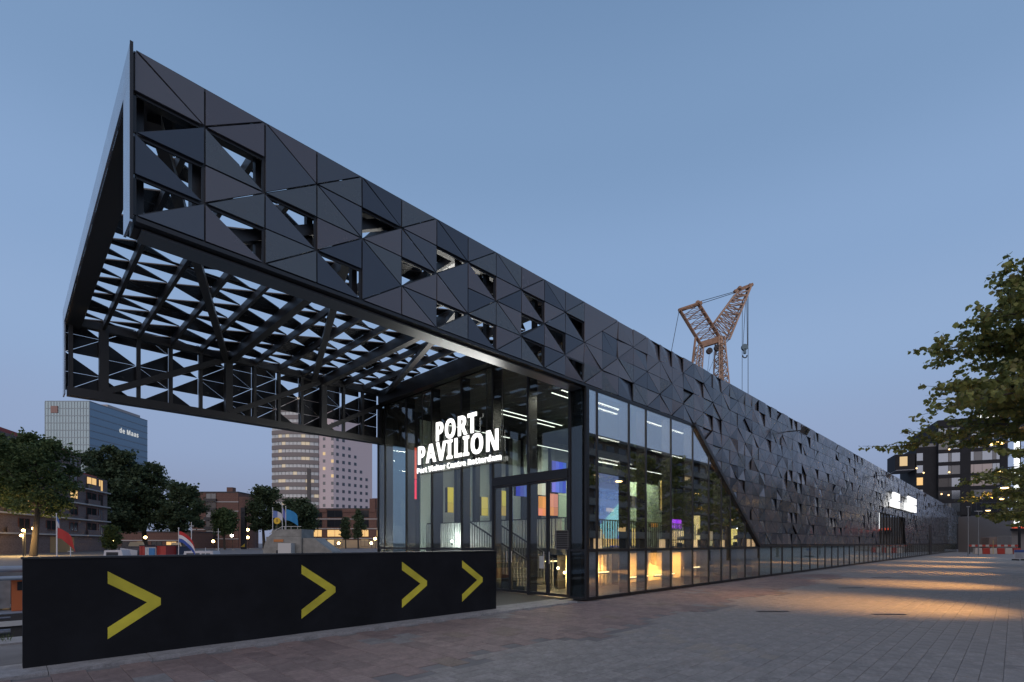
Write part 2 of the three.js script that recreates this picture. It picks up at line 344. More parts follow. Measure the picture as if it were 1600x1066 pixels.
// open end frame of the cantilever
{
  const x = X0 - 0.02;
  part('end_fascia', [span(x - 0.03, x, PT - 0.4, PT + 0.03, -WD, 0.0)], M.fascia, pav);
  part('end_fascia', [span(x - 0.03, x, B4 - 0.1, PT - 0.403, -0.5, 0.0)], M.fascia, pav);
  part('end_fascia', [span(x - 0.03, x, B4 - 0.2, PT - 0.403, -WD, -WD + 0.5)], M.fascia, pav);
  part('fascia_return', [span(x + 0.003, x + 0.35, PT - 0.43, PT - 0.39, -WD + 0.1, -0.06)], M.steel, pav);
  part('corner_trim', [span(x - 0.028, x + 0.008, B4 - 0.06, PT + 0.07, 0.003, 0.018)], M.steel, pav);
}
// steel frame of the cantilever: two side trusses, roof ribs and braces
for (const [z, name] of [[-0.34, 'front'], [-WD + 0.34, 'back']]) {
  const yT = PT - 0.3, yB = B4 + (name === 'back' ? -0.09 : 0.0), hb = name === 'back' ? 0.24 : 0.16;
  part('top_chord', [bar(V(X0 + 0.02, yT, z), V(0, yT, z), 0.2, 0.22)], M.steel, pav);
  part('bottom_chord', [bar(V(X0 + 0.02, yB, z), V(0, yB, z), name === 'back' ? 0.3 : 0.34, hb)], M.steel, pav);
  for (let c = 0; c <= 12; c++) part('post', [bar(V(gx(c) + (c === 0 ? 0.1 : 0), yB + 0.1, z), V(gx(c) + (c === 0 ? 0.1 : 0), yT - 0.1, z), c % 4 === 1 ? 0.22 : 0.12, c % 4 === 1 ? 0.22 : 0.1)], M.steel, pav);
  for (const c of [1, 5, 9]) part('brace', [bar(V(gx(c), yB + 0.12, z + 0.05), V(gx(c + 4) - 0.15, yT - 0.12, z + 0.05), 0.15, 0.17)], M.steel, pav);
}
for (let c = 0; c <= 12; c++) part('rib', [span(gx(c) - 0.04 + (c ? 0 : 0.1), gx(c) + 0.04 + (c ? 0 : 0.1), PT - 0.36, PT - 0.17, -WD + 0.24, -0.24)], M.steel, pav);
for (const [za, xa, xb] of [[0, -10.0, -6.0], [0, -6.8, -3.0], [0, -3.6, 0.0]]) part('roof_brace', [bar(V(xa + 0.25, PT - 0.45, -0.5), V(xb, PT - 0.45, -WD + 0.5), 0.17, 0.15)], M.steel, pav);
for (const c of [5, 9]) part('main_beam', [span(gx(c) - 0.1, gx(c) + 0.1, PT - 0.52, PT - 0.37, -WD + 0.45, -0.45)], M.steel, pav);
for (const z of [-2.6, -5.4, -8.2]) part('purlin', [span(X0 + 0.1, 0, PT - 0.165, PT - 0.15, z - 0.05, z + 0.05)], M.steel, pav);
const GT = 1.4, GH = B4 - 0.12, FH = 7.42;
// soffit strip inside the lower edge, catching the light of the sign
part('soffit', [span(X0 + 0.1, -0.02, B4 - 0.115, B4 - 0.085, -0.5, -0.13)], std(0.2, 0.21, 0.22, { metalness: 0.7, roughness: 0.35 }), pav);
part('entrance_lintel', [span(-0.28, 0.0, FH, PT - 0.3, -WD + 0.5, -0.5)], M.steel, pav);
// glass front and glass side

const fz = [0, -0.57, -2.17, -3.76, -5.36, -7.1, -8.8, -10.4, -WD + 0.05];
for (let i = 0; i < fz.length; i++) part('mullion', [span(-0.03, i ? 0.36 : 0.1, 0.03, i ? FH : GH, fz[i] - 0.035, fz[i] + 0.035)], M.mullion, pav);
part('corner_post', [span(0.12, 0.42, 0.03, FH, -0.53, -0.26)], M.mullion, pav);
for (let i = 0; i + 1 < fz.length; i++) {
  const a = fz[i] - 0.035, b = fz[i + 1] + 0.035, inDoor = i === 1 || i === 2;
  if (!inDoor) { part('glass_pane', [span(0.0, 0.012, 0.1, GT - 0.03, b, a)], M.glass, pav); part('transom', [span(-0.02, 0.12, GT - 0.03, GT + 0.03, b, a)], M.mullion, pav); part('sill', [span(-0.05, 0.16, 0.03, 0.1, b, a)], M.mullion, pav); }
  part('glass_pane', [span(0.0, 0.012, inDoor ? 3.72 : GT + 0.03, FH, b, i ? a : a - 0.1)], M.glass, pav);
}
part('door_header', [span(-0.06, 0.2, 3.45, 3.72, -3.72, -0.61)], M.mullion, pav);
for (let k = 0; k < 4; k++) {
  const a = -0.62 - k * 0.776, b = a - 0.762, d = part('door', [span(-0.02, 0.04, 0.06, 3.44, a - 0.05, a), span(-0.02, 0.04, 0.06, 3.44, b, b + 0.05), span(-0.02, 0.04, 3.38, 3.44, b + 0.05, a - 0.05), span(-0.02, 0.04, 0.06, 0.14, b + 0.05, a - 0.05)], M.mullion, pav);
  part('door_pane', [span(0.004, 0.014, 0.14, 3.38, b + 0.05, a - 0.05)], M.glass, d);
  const hz = k % 2 ? a - 0.1 : b + 0.1;
  part('handle', [rod(V(-0.06, 1.0, hz), V(-0.06, 1.35, hz), 0.014)], std(0.5, 0.5, 0.5, { metalness: 1, roughness: 0.3 }), d);
}
const sx = [0, ...[933.5, 983.4, 1010, 1049, 1083, 1108, 1127.7, 1142, 1165, 1187].map(uOf)];
const topAt = (x) => (x < XD ? GH : THREE.MathUtils.lerp(B4 - 0.14, B12 - 0.1, (x - XD) / (XD2 - XD)));
part('corner_post', [span(0.0, 0.07, 0.03, GH, -0.036, 0.012)], M.mullion, pav);
part('head_trim', [span(0.0, XD, GH, GH + 0.05, -0.2, -0.01)], M.mullion, pav);
for (let i = 1; i < sx.length; i++) {
  const xa = sx[i - 1] + 0.035, xb = sx[i] - 0.035;
  part('mullion', [span(sx[i] - 0.035, sx[i] + 0.035, 0.03, Math.max(GT, topAt(sx[i])), -0.34, 0.0)], M.mullion, pav);
  part('glass_pane', [span(xa, xb, 0.1, GT - 0.03, -0.03, -0.018)], M.sideGlass, pav);
  part('transom', [span(xa, xb, GT - 0.03, GT + 0.03, -0.16, -0.002)], M.mullion, pav);
  part('sill', [span(xa, xb, 0.02, 0.1, -0.2, 0.01)], M.mullion, pav);
  const ya = topAt(xa), yb = topAt(xb), outline = [[xa, GT + 0.03], [xb, GT + 0.03], ...(yb > GT + 0.04 ? [[xb, yb]] : []), ...(xa < XD && xb > XD ? [[XD, topAt(XD)]] : []), ...(ya > GT + 0.04 ? [[xa, ya]] : [])];
  if (outline.length > 2 && xa < XD2 - 0.6) part('glass_pane', [flat(outline, 0.012).translate(0, 0, -0.03)], M.sideGlass, pav);
}
// far side glass of the entrance hall
for (let i = 0; i < 1; i++) { part('glass_pane', [span(0.26 + i * 1.55, 0.26 + i * 1.55 + 1.48, 0.1, GH, -WD + 0.06, -WD + 0.072)], M.glass, pav); part('mullion', [span(1.74 + i * 1.55, 1.81 + i * 1.55, 0.03, GH, -WD + 0.02, -WD + 0.2)], M.mullion, pav); }
part('rear_head', [span(0.32, 1.815, GH, PT - 0.36, -WD, -WD + 0.2)], M.backing, pav);
// low windows along the rest of the side
M.pale_backing = std(0.78, 0.78, 0.78, { roughness: 0.9 });  // pale sheet imitating the pavement and sky mirrored in the low panes
const winGlass = new THREE.MeshPhysicalMaterial({ transmission: 1, thickness: 0, roughness: 0.0, ior: 2.5 });
winGlass.color.setRGB(0.7, 0.76, 0.76);
for (let x = sx[10] + 0.035, k = 0; x < XE - 1.6; x += 1.64, k++) {
  const w = part('window', [span(x, x + 1.57, 0.1, GT - 0.0, -0.034, -0.02)], winGlass, pav);
  part('pale_backing', [span(x, x + 1.57, 0.1, GT, -0.075, -0.055)], M.pale_backing, w);
  part('mullion', [span(x + 1.57, x + 1.64, 0.02, GT + 0.07, -0.3, 0.004)], M.mullion, pav);
}
part('window_sill', [span(sx[10] + 0.036, XE, 0.0, 0.1, -0.32, -0.003)], M.mullion, pav);
part('window_head', [span(sx[10] + 0.036, XE, GT, B12 - 0.06, -0.3, -0.008)], M.mullion, pav);
// second entrance farther along
for (let k = 0; k < 10; k++) {
  const x = 42.2 + k * 1.5;
  part('mullion', [span(x, x + 0.07, B12, 4.28, -0.32, -0.03)], M.mullion, pav);
  part('glass_pane', [span(x + 0.07, x + 1.5, B12, 4.28, -0.1, -0.088)], M.glass, pav);
}
part('mullion', [bar(V(57.2, 1.5, -0.05), V(55.6, 4.3, -0.05), 0.25, 0.2)], M.mullion, pav);
part('entrance_recess', [span(42.25, 57.3, 1.5, 4.25, -2.6, -2.5)], std(0.035, 0.035, 0.04), pav);
part('service_door', [span(79, 81.5, 0.05, 4.1, -0.02, 0.05)], M.mullion, pav);

// interior: ground floor, gallery, stair, railings
const floorMat = std(0.12, 0.115, 0.105, { roughness: 0.35, map: stainTex });
part('interior_floor', [span(0.36, XE - 0.25, -0.06, 0.04, -WD + 0.22, -0.36)], floorMat, pav);
part('gallery_floor', [span(2.3, 24, 1.2, 1.42, -WD + 0.22, -2.6)], std(0.07, 0.07, 0.075, { roughness: 0.5 }), pav);
part('interior_partition', [span(24, 24.2, 0.05, PT - 0.37, -WD + 0.22, -0.36)], M.backing, pav);
part('interior_ceiling', [span(0.25, 23.9, 7.5, 7.56, -WD + 0.22, -0.4)], std(0.03, 0.03, 0.033), pav);
{
  const st = part('stair', Array.from({ length: 8 }, (_, k) => span(0.7, 2.1, 0.0, 0.18 * (k + 1), -3.0 - 0.36 * k, -3.36 - 0.36 * k)), std(0.06, 0.055, 0.05), pav);
  for (const x of [0.72, 2.08]) {
    part('handrail', [bar(V(x, 1.05, -2.9), V(x, 2.45, -5.9), 0.05, 0.05)], M.mullion, st);
    for (let k = 0; k < 22; k++) { const z = -2.95 - k * 0.134, y = 1.04 + k * 0.0625; part('baluster', [span(x - 0.008, x + 0.008, y - 1.0, y, z - 0.025, z + 0.025)], std(0.2, 0.2, 0.2, { roughness: 0.4 }), st); }
  }
}
const rail = part('gallery_rail', [span(2.3, 12.4, 2.46, 2.5, -2.68, -2.62), span(2.28, 2.34, 2.46, 2.5, -WD + 0.4, -2.7)], M.mullion, pav);
const balu = std(0.5, 0.52, 0.5, { roughness: 0.5 });
for (let x = 2.35; x < 12.4; x += 0.17) part('baluster', [span(x, x + 0.08, 1.42, 2.46, -2.655, -2.645)], M.mullion, rail);
for (let z = -2.75; z > -WD + 0.4; z -= 0.16) part('baluster', [span(2.3, 2.32, 1.42, 2.46, z - 0.1, z)], balu, rail);
// ---------- signs and lamps on and in the pavilion ----------
const font = await new FontLoader().loadAsync('fonts/droid/droid_sans_bold.typeface.json');
const regular = await new FontLoader().loadAsync('fonts/droid/droid_sans_regular.typeface.json');
function letters(str, size, fat, depth = 0.06, f = font, squeeze = 1) {   // [geometry, width] per character, laid out along x
  const out = []; let x = 0;
  for (const ch of str) {
    const adv = f.data.glyphs[ch].ha * size / f.data.resolution * squeeze;
    if (ch !== ' ') { const g = new TextGeometry(ch, { font: f, size, depth, curveSegments: 5, bevelEnabled: fat > 0, bevelThickness: 0.004, bevelSize: fat, bevelSegments: 1 }); g.scale(squeeze, 1, 1).translate(x, 0, 0); out.push([ch, g]); }
    x += adv;
  }
  return [out, x];
}
function textLine(parent, str, x0, x1, y, size, fat, mat, name = 'letter', z = 0, f = font, cans = null) {
  let [list, w] = letters(str, size, fat, 0.03, f);
  const k = (x1 - x0) / w;
  for (const [, g] of list) { g.computeBoundingBox(); const mid = (g.boundingBox.min.x + g.boundingBox.max.x) / 2; g.translate(-mid, 0, 0).scale(0.93, 1, 1).translate(mid, 0, 0).scale(k, 1, 1).translate(x0, y, z); part(name, [g.clone()], mat, parent); if (cans) cans.push(g.translate(0, 0, -0.042)); }
}
{
  // faces the street end (-x): local x runs towards the street
  const s = thing('entrance_sign', 'white glowing letter sign reading PORT PAVILION above the entrance doors', 'sign', [-0.13, 0, 0], -Math.PI / 2);
  const zs = (px) => zOf(px), cans = [];
  const L = zs(656), R = zs(789);
  textLine(s, 'PAVILION', L, R - 0.06, 4.6, 0.67, 0.009, M.text, 'letter', 0, font, cans);
  textLine(s, 'PORT', zs(684), zs(752) - 0.05, 5.33, 0.67, 0.009, M.text, 'letter', 0, font, cans);
  part('letter_back', cans, M.black, s);
  const [list, w] = letters('Port Visitor Centre Rotterdam', 0.2, 0.0, 0.03, font);
  part('subtitle', list.map(([, g]) => g.scale((R - L) / w, 1, 1).translate(L, 4.26, 0)), M.text, s);
  part('rail', [span(L, R, 4.55, 4.57, -0.08, -0.05), span(L, R, 5.3, 5.32, -0.08, -0.05), span(L, R, 4.21, 4.23, -0.08, -0.05)], M.steel, s);
  for (const x of [L + 0.2, zs(752) + 0.3, R - 0.1]) part('hanger', [span(x, x + 0.03, 4.2, 7.4, -0.105, -0.085)], M.steel, s);
  const l = new THREE.RectAreaLight(0xfffcf5, 9, 4.4, 1.9);
  l.position.set((L + R) / 2, 5.1, 0.12); l.rotation.y = Math.PI; s.add(l);
}
{
  const s = thing('facade_sign', 'four bright white sign panels on the facade above the second entrance', 'sign', [0, 0, 0.12]);
  const u = [1388, 1401, 1392, 1401, 1411, 1427.5, 1415, 1427.5].map(uOf);
  const yy = (px, py) => { const x = uOf(px), D = CS * (x - EYE.x) - SN * (0 - EYE.z); return 1.6 + (HZ - py) / F * D; };
  const wm = glow(1, 1, 0.98, 1.4);
  for (const [a, b, p, y0, y1] of [[u[0], u[1], 1394, 793, 783], [u[2], u[3], 1396, 781.5, 771], [u[4], u[5], 1419, 799, 789], [u[6], u[7], 1421, 787.5, 778]]) part('sign_panel', [span(a, b, yy(p, y0), yy(p, y1), 0, 0.16)], wm, s);
  part('sign_frame', [span(u[0], u[7], 5.0, 5.06, -0.1, 0.0), span(u[0], u[7], 6.4, 6.46, -0.1, 0.0)], M.steel, s);
  const l = new THREE.RectAreaLight(0xffffff, 3, 13, 1.6);
  l.position.set((u[0] + u[7]) / 2, 5.6, 0.3); l.rotation.y = Math.PI; s.add(l);
}
// floodlights on short arms along the facade
[17.4, 41.7, 66, 90].forEach((x, i) => {
  const o = thing('floodlight', ['black unlit floodlight on an arm high on the facade, nearest of its row', 'black unlit floodlight on the facade just above the white sign panels', 'third black floodlight along the facade, past the sign panels', 'last and farthest black floodlight along the facade'][i], 'floodlight', [x, 7.35, 0], 0, 'floodlights on the facade');
  part('arm', [rod(V(0, 0.05, -0.05), V(0, 0.0, 0.75), 0.03)], M.steel, o);
  for (const s of [-1, 1]) part('lamp_head', [box(0.34, 0.3, 0.16, s * 0.22, -0.05, 0.8, 0.5, 0, 0), box(0.4, 0.02, 0.2, s * 0.22, 0.12, 0.86, 0.5)], M.black, o);
});
// notices by the doors
{
  const o = thing('door_notice', 'black notice board with faint white lines behind the right entrance door', 'notice', [0.0, 0, 0]);
  const za = zOf(871), zb = zOf(889);
  part('board', [span(-0.05, -0.03, 1.42, 1.97, zb, za)], std(0.02, 0.02, 0.022), o);
  part('border', [span(-0.06, -0.05, 1.42, 1.44, zb, za), span(-0.06, -0.05, 1.95, 1.97, zb, za), span(-0.06, -0.05, 1.44, 1.95, zb, zb + 0.015), span(-0.06, -0.05, 1.44, 1.95, za - 0.015, za)], std(0.12, 0.12, 0.12), o);
  for (let k = 0; k < 7; k++) part('text_line', [span(-0.054, -0.05, 1.5 + k * 0.062, 1.513 + k * 0.062, zb + 0.06, za - 0.06 - (k % 3) * 0.05)], std(0.1, 0.1, 0.1), o);
  const p = tag(part('paper_notice', [span(-0.04, -0.035, 0.85, 1.22, zOf(844), zOf(851.5))], std(0.4, 0.42, 0.42), scene), 'small white paper notice on an entrance door pane', 'notice');
}
// ceiling light lines in the hall
let cl = 0;
const lineMat = glow(1, 0.95, 0.85, 2.6);
for (const [x0, x1, z, who] of [[0.9, 4.6, -1.6, 'street side'], [0.9, 4.6, -2.0, 'street side'], [6.0, 9.4, -1.8, 0], [1.2, 4.6, -4.6, 0], [1.2, 4.6, -5.0, 0], [6.2, 9.8, -4.8, 0], [1.2, 4.8, -7.8, 0], [6.2, 9.8, -8.0, 0], [12, 15.4, -4.8, 0], [12, 15.4, -8.0, 0]]) {
  const o = thing('ceiling_light', ['slim light line under the hall ceiling, nearest the corner by the street', 'slim light line under the hall ceiling, second from the street glass', 'slim light line under the hall ceiling along the street glass, deeper in the hall', 'slim light line above the stair, the first of a pair', 'slim light line above the stair, the second of a pair', 'slim light line over the middle of the gallery', 'slim light line near the far side of the hall, above the front of the gallery', 'slim light line near the far side of the hall, above the middle of the gallery', 'slim light line over the deep end of the gallery, towards the street', 'slim light line over the deep end of the gallery, towards the far side'][cl++], 'ceiling light', [(x0 + x1) / 2, 6.35, z], 0, 'light lines under the hall ceiling');
  part('housing', [box(x1 - x0, 0.05, 0.07, 0, 0.03, 0)], M.mullion, o);
  part('diffuser', [box(x1 - x0, 0.015, 0.045, 0, -0.003, 0)], lineMat, o);
  const l = new THREE.RectAreaLight(0xfff0dc, 140, x1 - x0, 0.05);
  l.position.y = -0.03; l.rotation.x = -Math.PI / 2; o.add(l);
}
// warm light strips under the gallery
const warmMat = glow(1, 0.72, 0.36, 5);
const warmLabels = ['warm light strip behind the slatted screen near the street corner', 'warm light strip under the gallery above the pale panels, nearest the corner', 'warm light strip under the gallery, the middle of three over pale panels', 'warm light strip under the gallery at the slanting end of the glass', 'warm light strip under the gallery seen through the entrance doors'];
[[2.6, 4.2, -2.1, 0.55], [5.2, 6.6, -1.9, 0.3], [7.1, 8.8, -1.9, 0.3], [9.7, 11.3, -1.9, 0.5], [2.9, 4.4, -4.2, 0.9]].forEach(([x0, x1, z, y], i) => {
  const o = thing('light_strip', warmLabels[i], 'light strip', [(x0 + x1) / 2, y, z], 0, 'warm light strips below the gallery');
  part('housing', [box(x1 - x0, 0.05, 0.05, 0, -0.036, 0)], M.mullion, o);
  part('lamp_tube', [box(x1 - x0, 0.04, 0.04, 0, 0.01, 0)], warmMat, o);
  const l = new THREE.RectAreaLight(0xffb45e, 300, x1 - x0, 0.05);
  l.position.set(0, 0.05, -0.03); l.rotation.x = 0.35; o.add(l);
});
{ // pale panels below the gallery that the warm light falls on
  const pale = std(0.68, 0.58, 0.42, { roughness: 0.7 });
  const o = thing('slat_screen', 'screen of upright pale slats glowing warm behind the low glass near the corner', 'screen', [0, 0, -2.35]);
  for (let x = 2.1; x < 4.5; x += 0.25) part('slat', [span(x, x + 0.13, 0.04, 1.18, -0.05, 0)], pale, o);
  part('back_board', [span(2.0, 4.6, 0.04, 1.18, -0.35, -0.3)], std(0.025, 0.022, 0.02), o);
  const w = thing('plinth', 'pale plinth wall under the gallery behind the low glass', 'plinth', [0, 0, -2.5]);
  part('plinth_front', [span(4.9, 12.6, 0.04, 1.19, -0.1, 0)], pale, w);
  for (const x of [5.0, 6.9, 8.9, 10.6, 12.2]) part('pilaster', [span(x, x + 0.3, 0.04, 1.19, 0.003, 0.3)], std(0.1, 0.09, 0.08), w);
}
// exhibits on the gallery
const hang = (px, py0, py1, x) => { const t = (px - 800) / F, D = (x - EYE.x) / (SN * t + CS); return [EYE.z + (CS * t - SN) * D, 1.6 + (HZ - py0) / F * D, 1.6 + (HZ - py1) / F * D]; };
const onZ = (px, z) => { const t = (px - 800) / F, D = (z - EYE.z) / (CS * t - SN); return EYE.x + (SN * t + CS) * D; };
const yOn = (py, px, z) => { const t = (px - 800) / F, D = (z - EYE.z) / (CS * t - SN); return 1.6 + (HZ - py) / F * D; };
{
  const z = -4.4, X = (px) => onZ(px, z), Y = (py, px) => yOn(py, px, z);
  const o = thing('glow_display_wall', 'large exhibition wall of blue and turquoise triangles with painted glow behind the gallery railing', 'screen', [0, 0, 0]);  // exhibit wall lit by the hall: emission and an area light stand in
  const xa = X(936), xb = X(966), xc = X(970), yb = 1.45, yt = Y(742, 950);
  const faces = [[[xa, yb], [xa + (xb - xa) * 0.55, yb], [xa, yb + 0.9]], [[xa, yb + 0.9], [xb, yb + 1.95], [xb, yb + 0.5], [xa + (xb - xa) * 0.55, yb]], [[xa + (xb - xa) * 0.55, yb], [xb, yb], [xb, yb + 0.5]], [[xa, yb + 0.9], [xa, yt], [xb, yt], [xb, yb + 1.95]]];
  [[0.9, 0.66, 0.25], [0.36, 0.75, 0.72], [0.1, 0.16, 0.85], [0.22, 0.3, 0.62]].forEach((c, i) => part('glow_field', [flat(faces[i], 0.02).translate(0, 0, z)], glow(...c, [1.5, 1.3, 1.6, 0.75][i]), o));
  part('display_backing', [span(xa - 0.05, xb + 0.05, yb, yt + 0.05, z - 0.06, z - 0.004)], M.black, o);
  const l = new THREE.RectAreaLight(0x7fb0ff, 2.5, xb - xa, 2.4); l.position.set((xa + xb) / 2, 2.8, z + 0.06); l.rotation.y = Math.PI; o.add(l);
  const o2 = thing('light_column', 'narrow exhibition column glowing blue and turquoise beside the large triangle wall', 'screen', [0, 0, 0]);
  part('glow_field', [span(xb + 0.15, xb + 0.5, Y(752, 972), Y(742, 972) + 0.5, z + 0.02, z + 0.05)], glow(0.12, 0.2, 0.9, 0.8), o2);
  part('glow_field', [span(xb + 0.15, xb + 0.5, Y(768, 972), Y(752, 972) - 0.01, z + 0.02, z + 0.05)], glow(0.3, 0.8, 0.75, 0.7), o2);
  part('column_back', [span(xb + 0.1, xb + 0.55, 1.43, Y(742, 972) + 0.55, z - 0.1, z + 0.017)], M.black, o2);
}
const exhibit = (name, label, px0, px1, py0, py1, z, col, k, cat = 'exhibit', pow = 0) => {
  const xa = onZ(px0, z), xb = onZ(px1, z), c = (px0 + px1) / 2, yt = yOn(py0, c, z), yb = Math.max(1.43, yOn(py1, c, z));
  const o = thing(name, label, cat, [(xa + xb) / 2, yb, z]);
  const ns = Math.max(1, Math.min(7, Math.round((xb - xa) / 0.28))), w1 = (xb - xa) / ns;
  for (let i = 0; i < ns; i++) for (const [f0, f1] of yt - yb > 0.8 ? [[0, 0.38], [0.39, 1]] : [[0, 1]]) {
    const q = rr(0.55, 1.25), t = rr(-0.12, 0.12), c = [Math.max(0.02, col[0] + t), Math.max(0.02, col[1] + t * 0.6 + rr(-0.05, 0.05)), Math.max(0.02, col[2] - t * 0.5)];
    part('glow_panel', [span(-(xb - xa) / 2 + w1 * i + 0.008, -(xb - xa) / 2 + w1 * (i + 1) - 0.008, (yt - yb) * f0, (yt - yb) * f1, 0.005, 0.035)], glow(...c, k * q * (cat === 'display case' ? 1.25 : px0 > 915 ? 1.8 : 1.7), 0.6), o);  // emission painted on exhibit panels and cabinets in place of hall light
  }
  part('panel_frame', [box(xb - xa + 0.06, yt - yb, 0.12, 0, (yt - yb) / 2, -0.06)], M.black, o);
  if (cat === 'display case') {
    const w = xb - xa, h = yt - yb;
    part('shelf', [span(-w / 2, w / 2, h * 0.34, h * 0.34 + 0.03, 0.04, 0.3), span(-w / 2, w / 2, h - 0.03, h, 0.04, 0.3)], M.black, o);
    part('model', [flat([[-w * 0.3, 0], [w * 0.26, 0], [w * 0.34, h * 0.12], [w * 0.1, h * 0.24], [-w * 0.24, h * 0.18]], 0.14).translate(0, h * 0.34 + 0.031, 0.08), span(-w * 0.35, -w * 0.1, 0.0, h * 0.2, 0.08, 0.2), span(w * 0.05, w * 0.3, 0.0, h * 0.13, 0.08, 0.2)], std(0.04, 0.035, 0.03), o);
  }
  if (pow) { const l = new THREE.RectAreaLight(new THREE.Color().setRGB(...col), pow, xb - xa, yt - yb); l.position.set(0, (yt - yb) / 2, 0.06); l.rotation.y = Math.PI; o.add(l); }
  return o;
};
exhibit('glow_panel_column', 'tall yellow exhibition panel with painted glow on the far gallery wall, seen beyond the tree reflection', 1032, 1040, 752, 798, -8.2, [0.85, 0.55, 0.12], 0.5);
exhibit('display_case', 'warm lit display case holding a dark model on the gallery, beside a mullion', 1051, 1073, 829, 853, -3.4, [1, 0.66, 0.26], 2, 'display case', 3);
exhibit('display_case', 'tall warm lit display case on the gallery left of the greenish panels', 1084, 1098, 806, 853, -3.6, [1, 0.72, 0.34], 0.8, 'display case', 2);
exhibit('display_case', 'low yellow lit display case near the slanting end of the glass', 1141, 1154, 826, 852, -3.2, [1, 0.74, 0.25], 1.0, 'display case', 2);
exhibit('display_case', 'narrow yellow lit display case left of the starry lamp', 1128, 1133, 829, 853, -3.4, [1, 0.74, 0.25], 0.9, 'display case');
exhibit('display_case', 'small warm display case between two mullions on the gallery', 1109, 1120, 830, 853, -3.4, [0.8, 0.6, 0.3], 0.6, 'display case');
exhibit('purple_screen', 'small glowing purple screen above a display case on the gallery', 1050, 1064, 812, 826, -3.6, [0.5, 0.08, 0.9], 0.8, 'screen', 1);
exhibit('warm_shelf', 'yellow shelf with painted glow at the foot of the triangle wall behind the railing', 943, 966, 842, 853, -3.6, [1, 0.62, 0.2], 0.9);
exhibit('warm_shelf', 'yellow shelf with painted glow behind the railing right of the triangle wall', 987, 1001, 826, 853, -3.9, [1, 0.62, 0.2], 0.7);
exhibit('orange_banner', 'small orange banner with painted glow deep in the hall behind the tree reflection', 1018, 1027, 818, 824, -6, [1, 0.4, 0.05], 0.7, 'banner');
exhibit('word_panel', 'dark panel sprinkled with white words above the yellow shelf', 987, 1000, 776, 794, -4.6, [0.25, 0.25, 0.28], 0.25);
exhibit('orange_exhibit', 'orange exhibition panel with painted glow seen through the right entrance doors', 841, 853, 776, 806, -6.2, [0.9, 0.3, 0.1], 0.7);
exhibit('orange_exhibit', 'orange and pale exhibition panel with painted glow seen through the rightmost entrance door', 858, 871, 772, 806, -6.4, [0.85, 0.32, 0.14], 0.6);
exhibit('pale_exhibit', 'pale wall panel with painted glow above the orange one behind the doors', 840, 857, 750, 774, -6.3, [0.75, 0.68, 0.6], 0.45);
exhibit('blue_wall', 'glowing blue exhibition wall behind the top of the entrance doors', 862, 884, 722, 770, -7.2, [0.1, 0.16, 0.75], 0.6, 'screen', 2);
exhibit('blue_wall', 'glowing blue exhibition panel above the middle entrance doors', 806, 829, 756, 776, -7.8, [0.1, 0.12, 0.6], 0.4, 'screen', 1);
exhibit('blue_light_tube', 'upright blue light tube behind the left entrance door', 799, 800.5, 757, 815, -7.4, [0.35, 0.42, 1], 1.2, 'light tube');
exhibit('yellow_cabinet', 'yellow cabinet behind the left entrance door', 778, 790, 767, 806, -8, [0.7, 0.5, 0.06], 0.45, 'cabinet');
exhibit('yellow_cabinet', 'yellow cabinet with an orange band left of the entrance doors', 752, 762, 777, 806, -8.6, [0.75, 0.55, 0.07], 0.5, 'cabinet');
exhibit('yellow_cabinet', 'tall yellow cabinet below the letter sign above the pale railing', 699, 708, 762, 801, -9.6, [0.62, 0.46, 0.1], 0.4, 'cabinet');
exhibit('yellow_tube', 'thin yellow light line left of the yellow cabinet', 733, 734.2, 762, 808, -9, [0.9, 0.62, 0.1], 0.6, 'light tube');
exhibit('pink_tube', 'upright pale pink light tube just inside the corner of the street glass', 917.5, 920.5, 742, 780, -2.9, [0.9, 0.6, 0.65], 0.6, 'light tube');
exhibit('red_light_tube', 'upright red light tube left of the letter sign', 646, 650.5, 700, 780, -10.2, [1, 0.09, 0.06], 0.6, 'light tube', 2);
{ // pale panels between dark fins on the far wall of the entrance hall
  const o = thing('hall_panel_wall', 'pale grey green wall panels between dark fins behind the letter sign', 'wall', [0, 0, -10.72]);
  for (let i = 0; i < 8; i++) { part('panel', [span(2.0 + i * 1.15, 2.0 + i * 1.15 + 0.8, 0.05, 7.2, -0.06, 0)], [std(0.4, 0.46, 0.42), std(0.3, 0.32, 0.3), std(0.36, 0.42, 0.42)][i % 3], o); part('fin', [span(2.82 + i * 1.15, 3.13 + i * 1.15, 0.05, 7.2, -0.06, 0.2)], M.mullion, o); }
}
{ // greenish wall panels at the back of the gallery
  const o = thing('panel_wall', 'tall grey green panel wall with a grid of joints at the back of the gallery', 'wall', [0, 0, -9.4]);
  for (let i = 0; i < 12; i++) for (let k = 0; k < 3; k++) part('panel', [span(10.2 + i * 1.1, 10.2 + i * 1.1 + 1.08, 1.43 + k * 1.4, 1.43 + k * 1.4 + 1.38, -0.06, rr(-0.004, 0.004))], [std(0.42, 0.5, 0.36), std(0.38, 0.46, 0.35), std(0.45, 0.51, 0.4)][(i + k) % 3], o);
  const w = thing('added_wall_washer', 'added long light trough washing the grey green panel wall from above', 'light', [15.5, 6.2, -8.3]);
  part('trough', [box(9, 0.06, 0.12, 0, 0.05, 0)], M.mullion, w); part('diffuser', [box(8.9, 0.02, 0.08, 0, 0.0, 0)], lineMat, w);
  const wl = new THREE.RectAreaLight(0xf4f6d8, 280, 8.9, 0.1); wl.position.set(0, -0.03, 0); wl.rotation.x = -0.9; w.add(wl);  // trough and lamp added only to brighten the panel wall
}
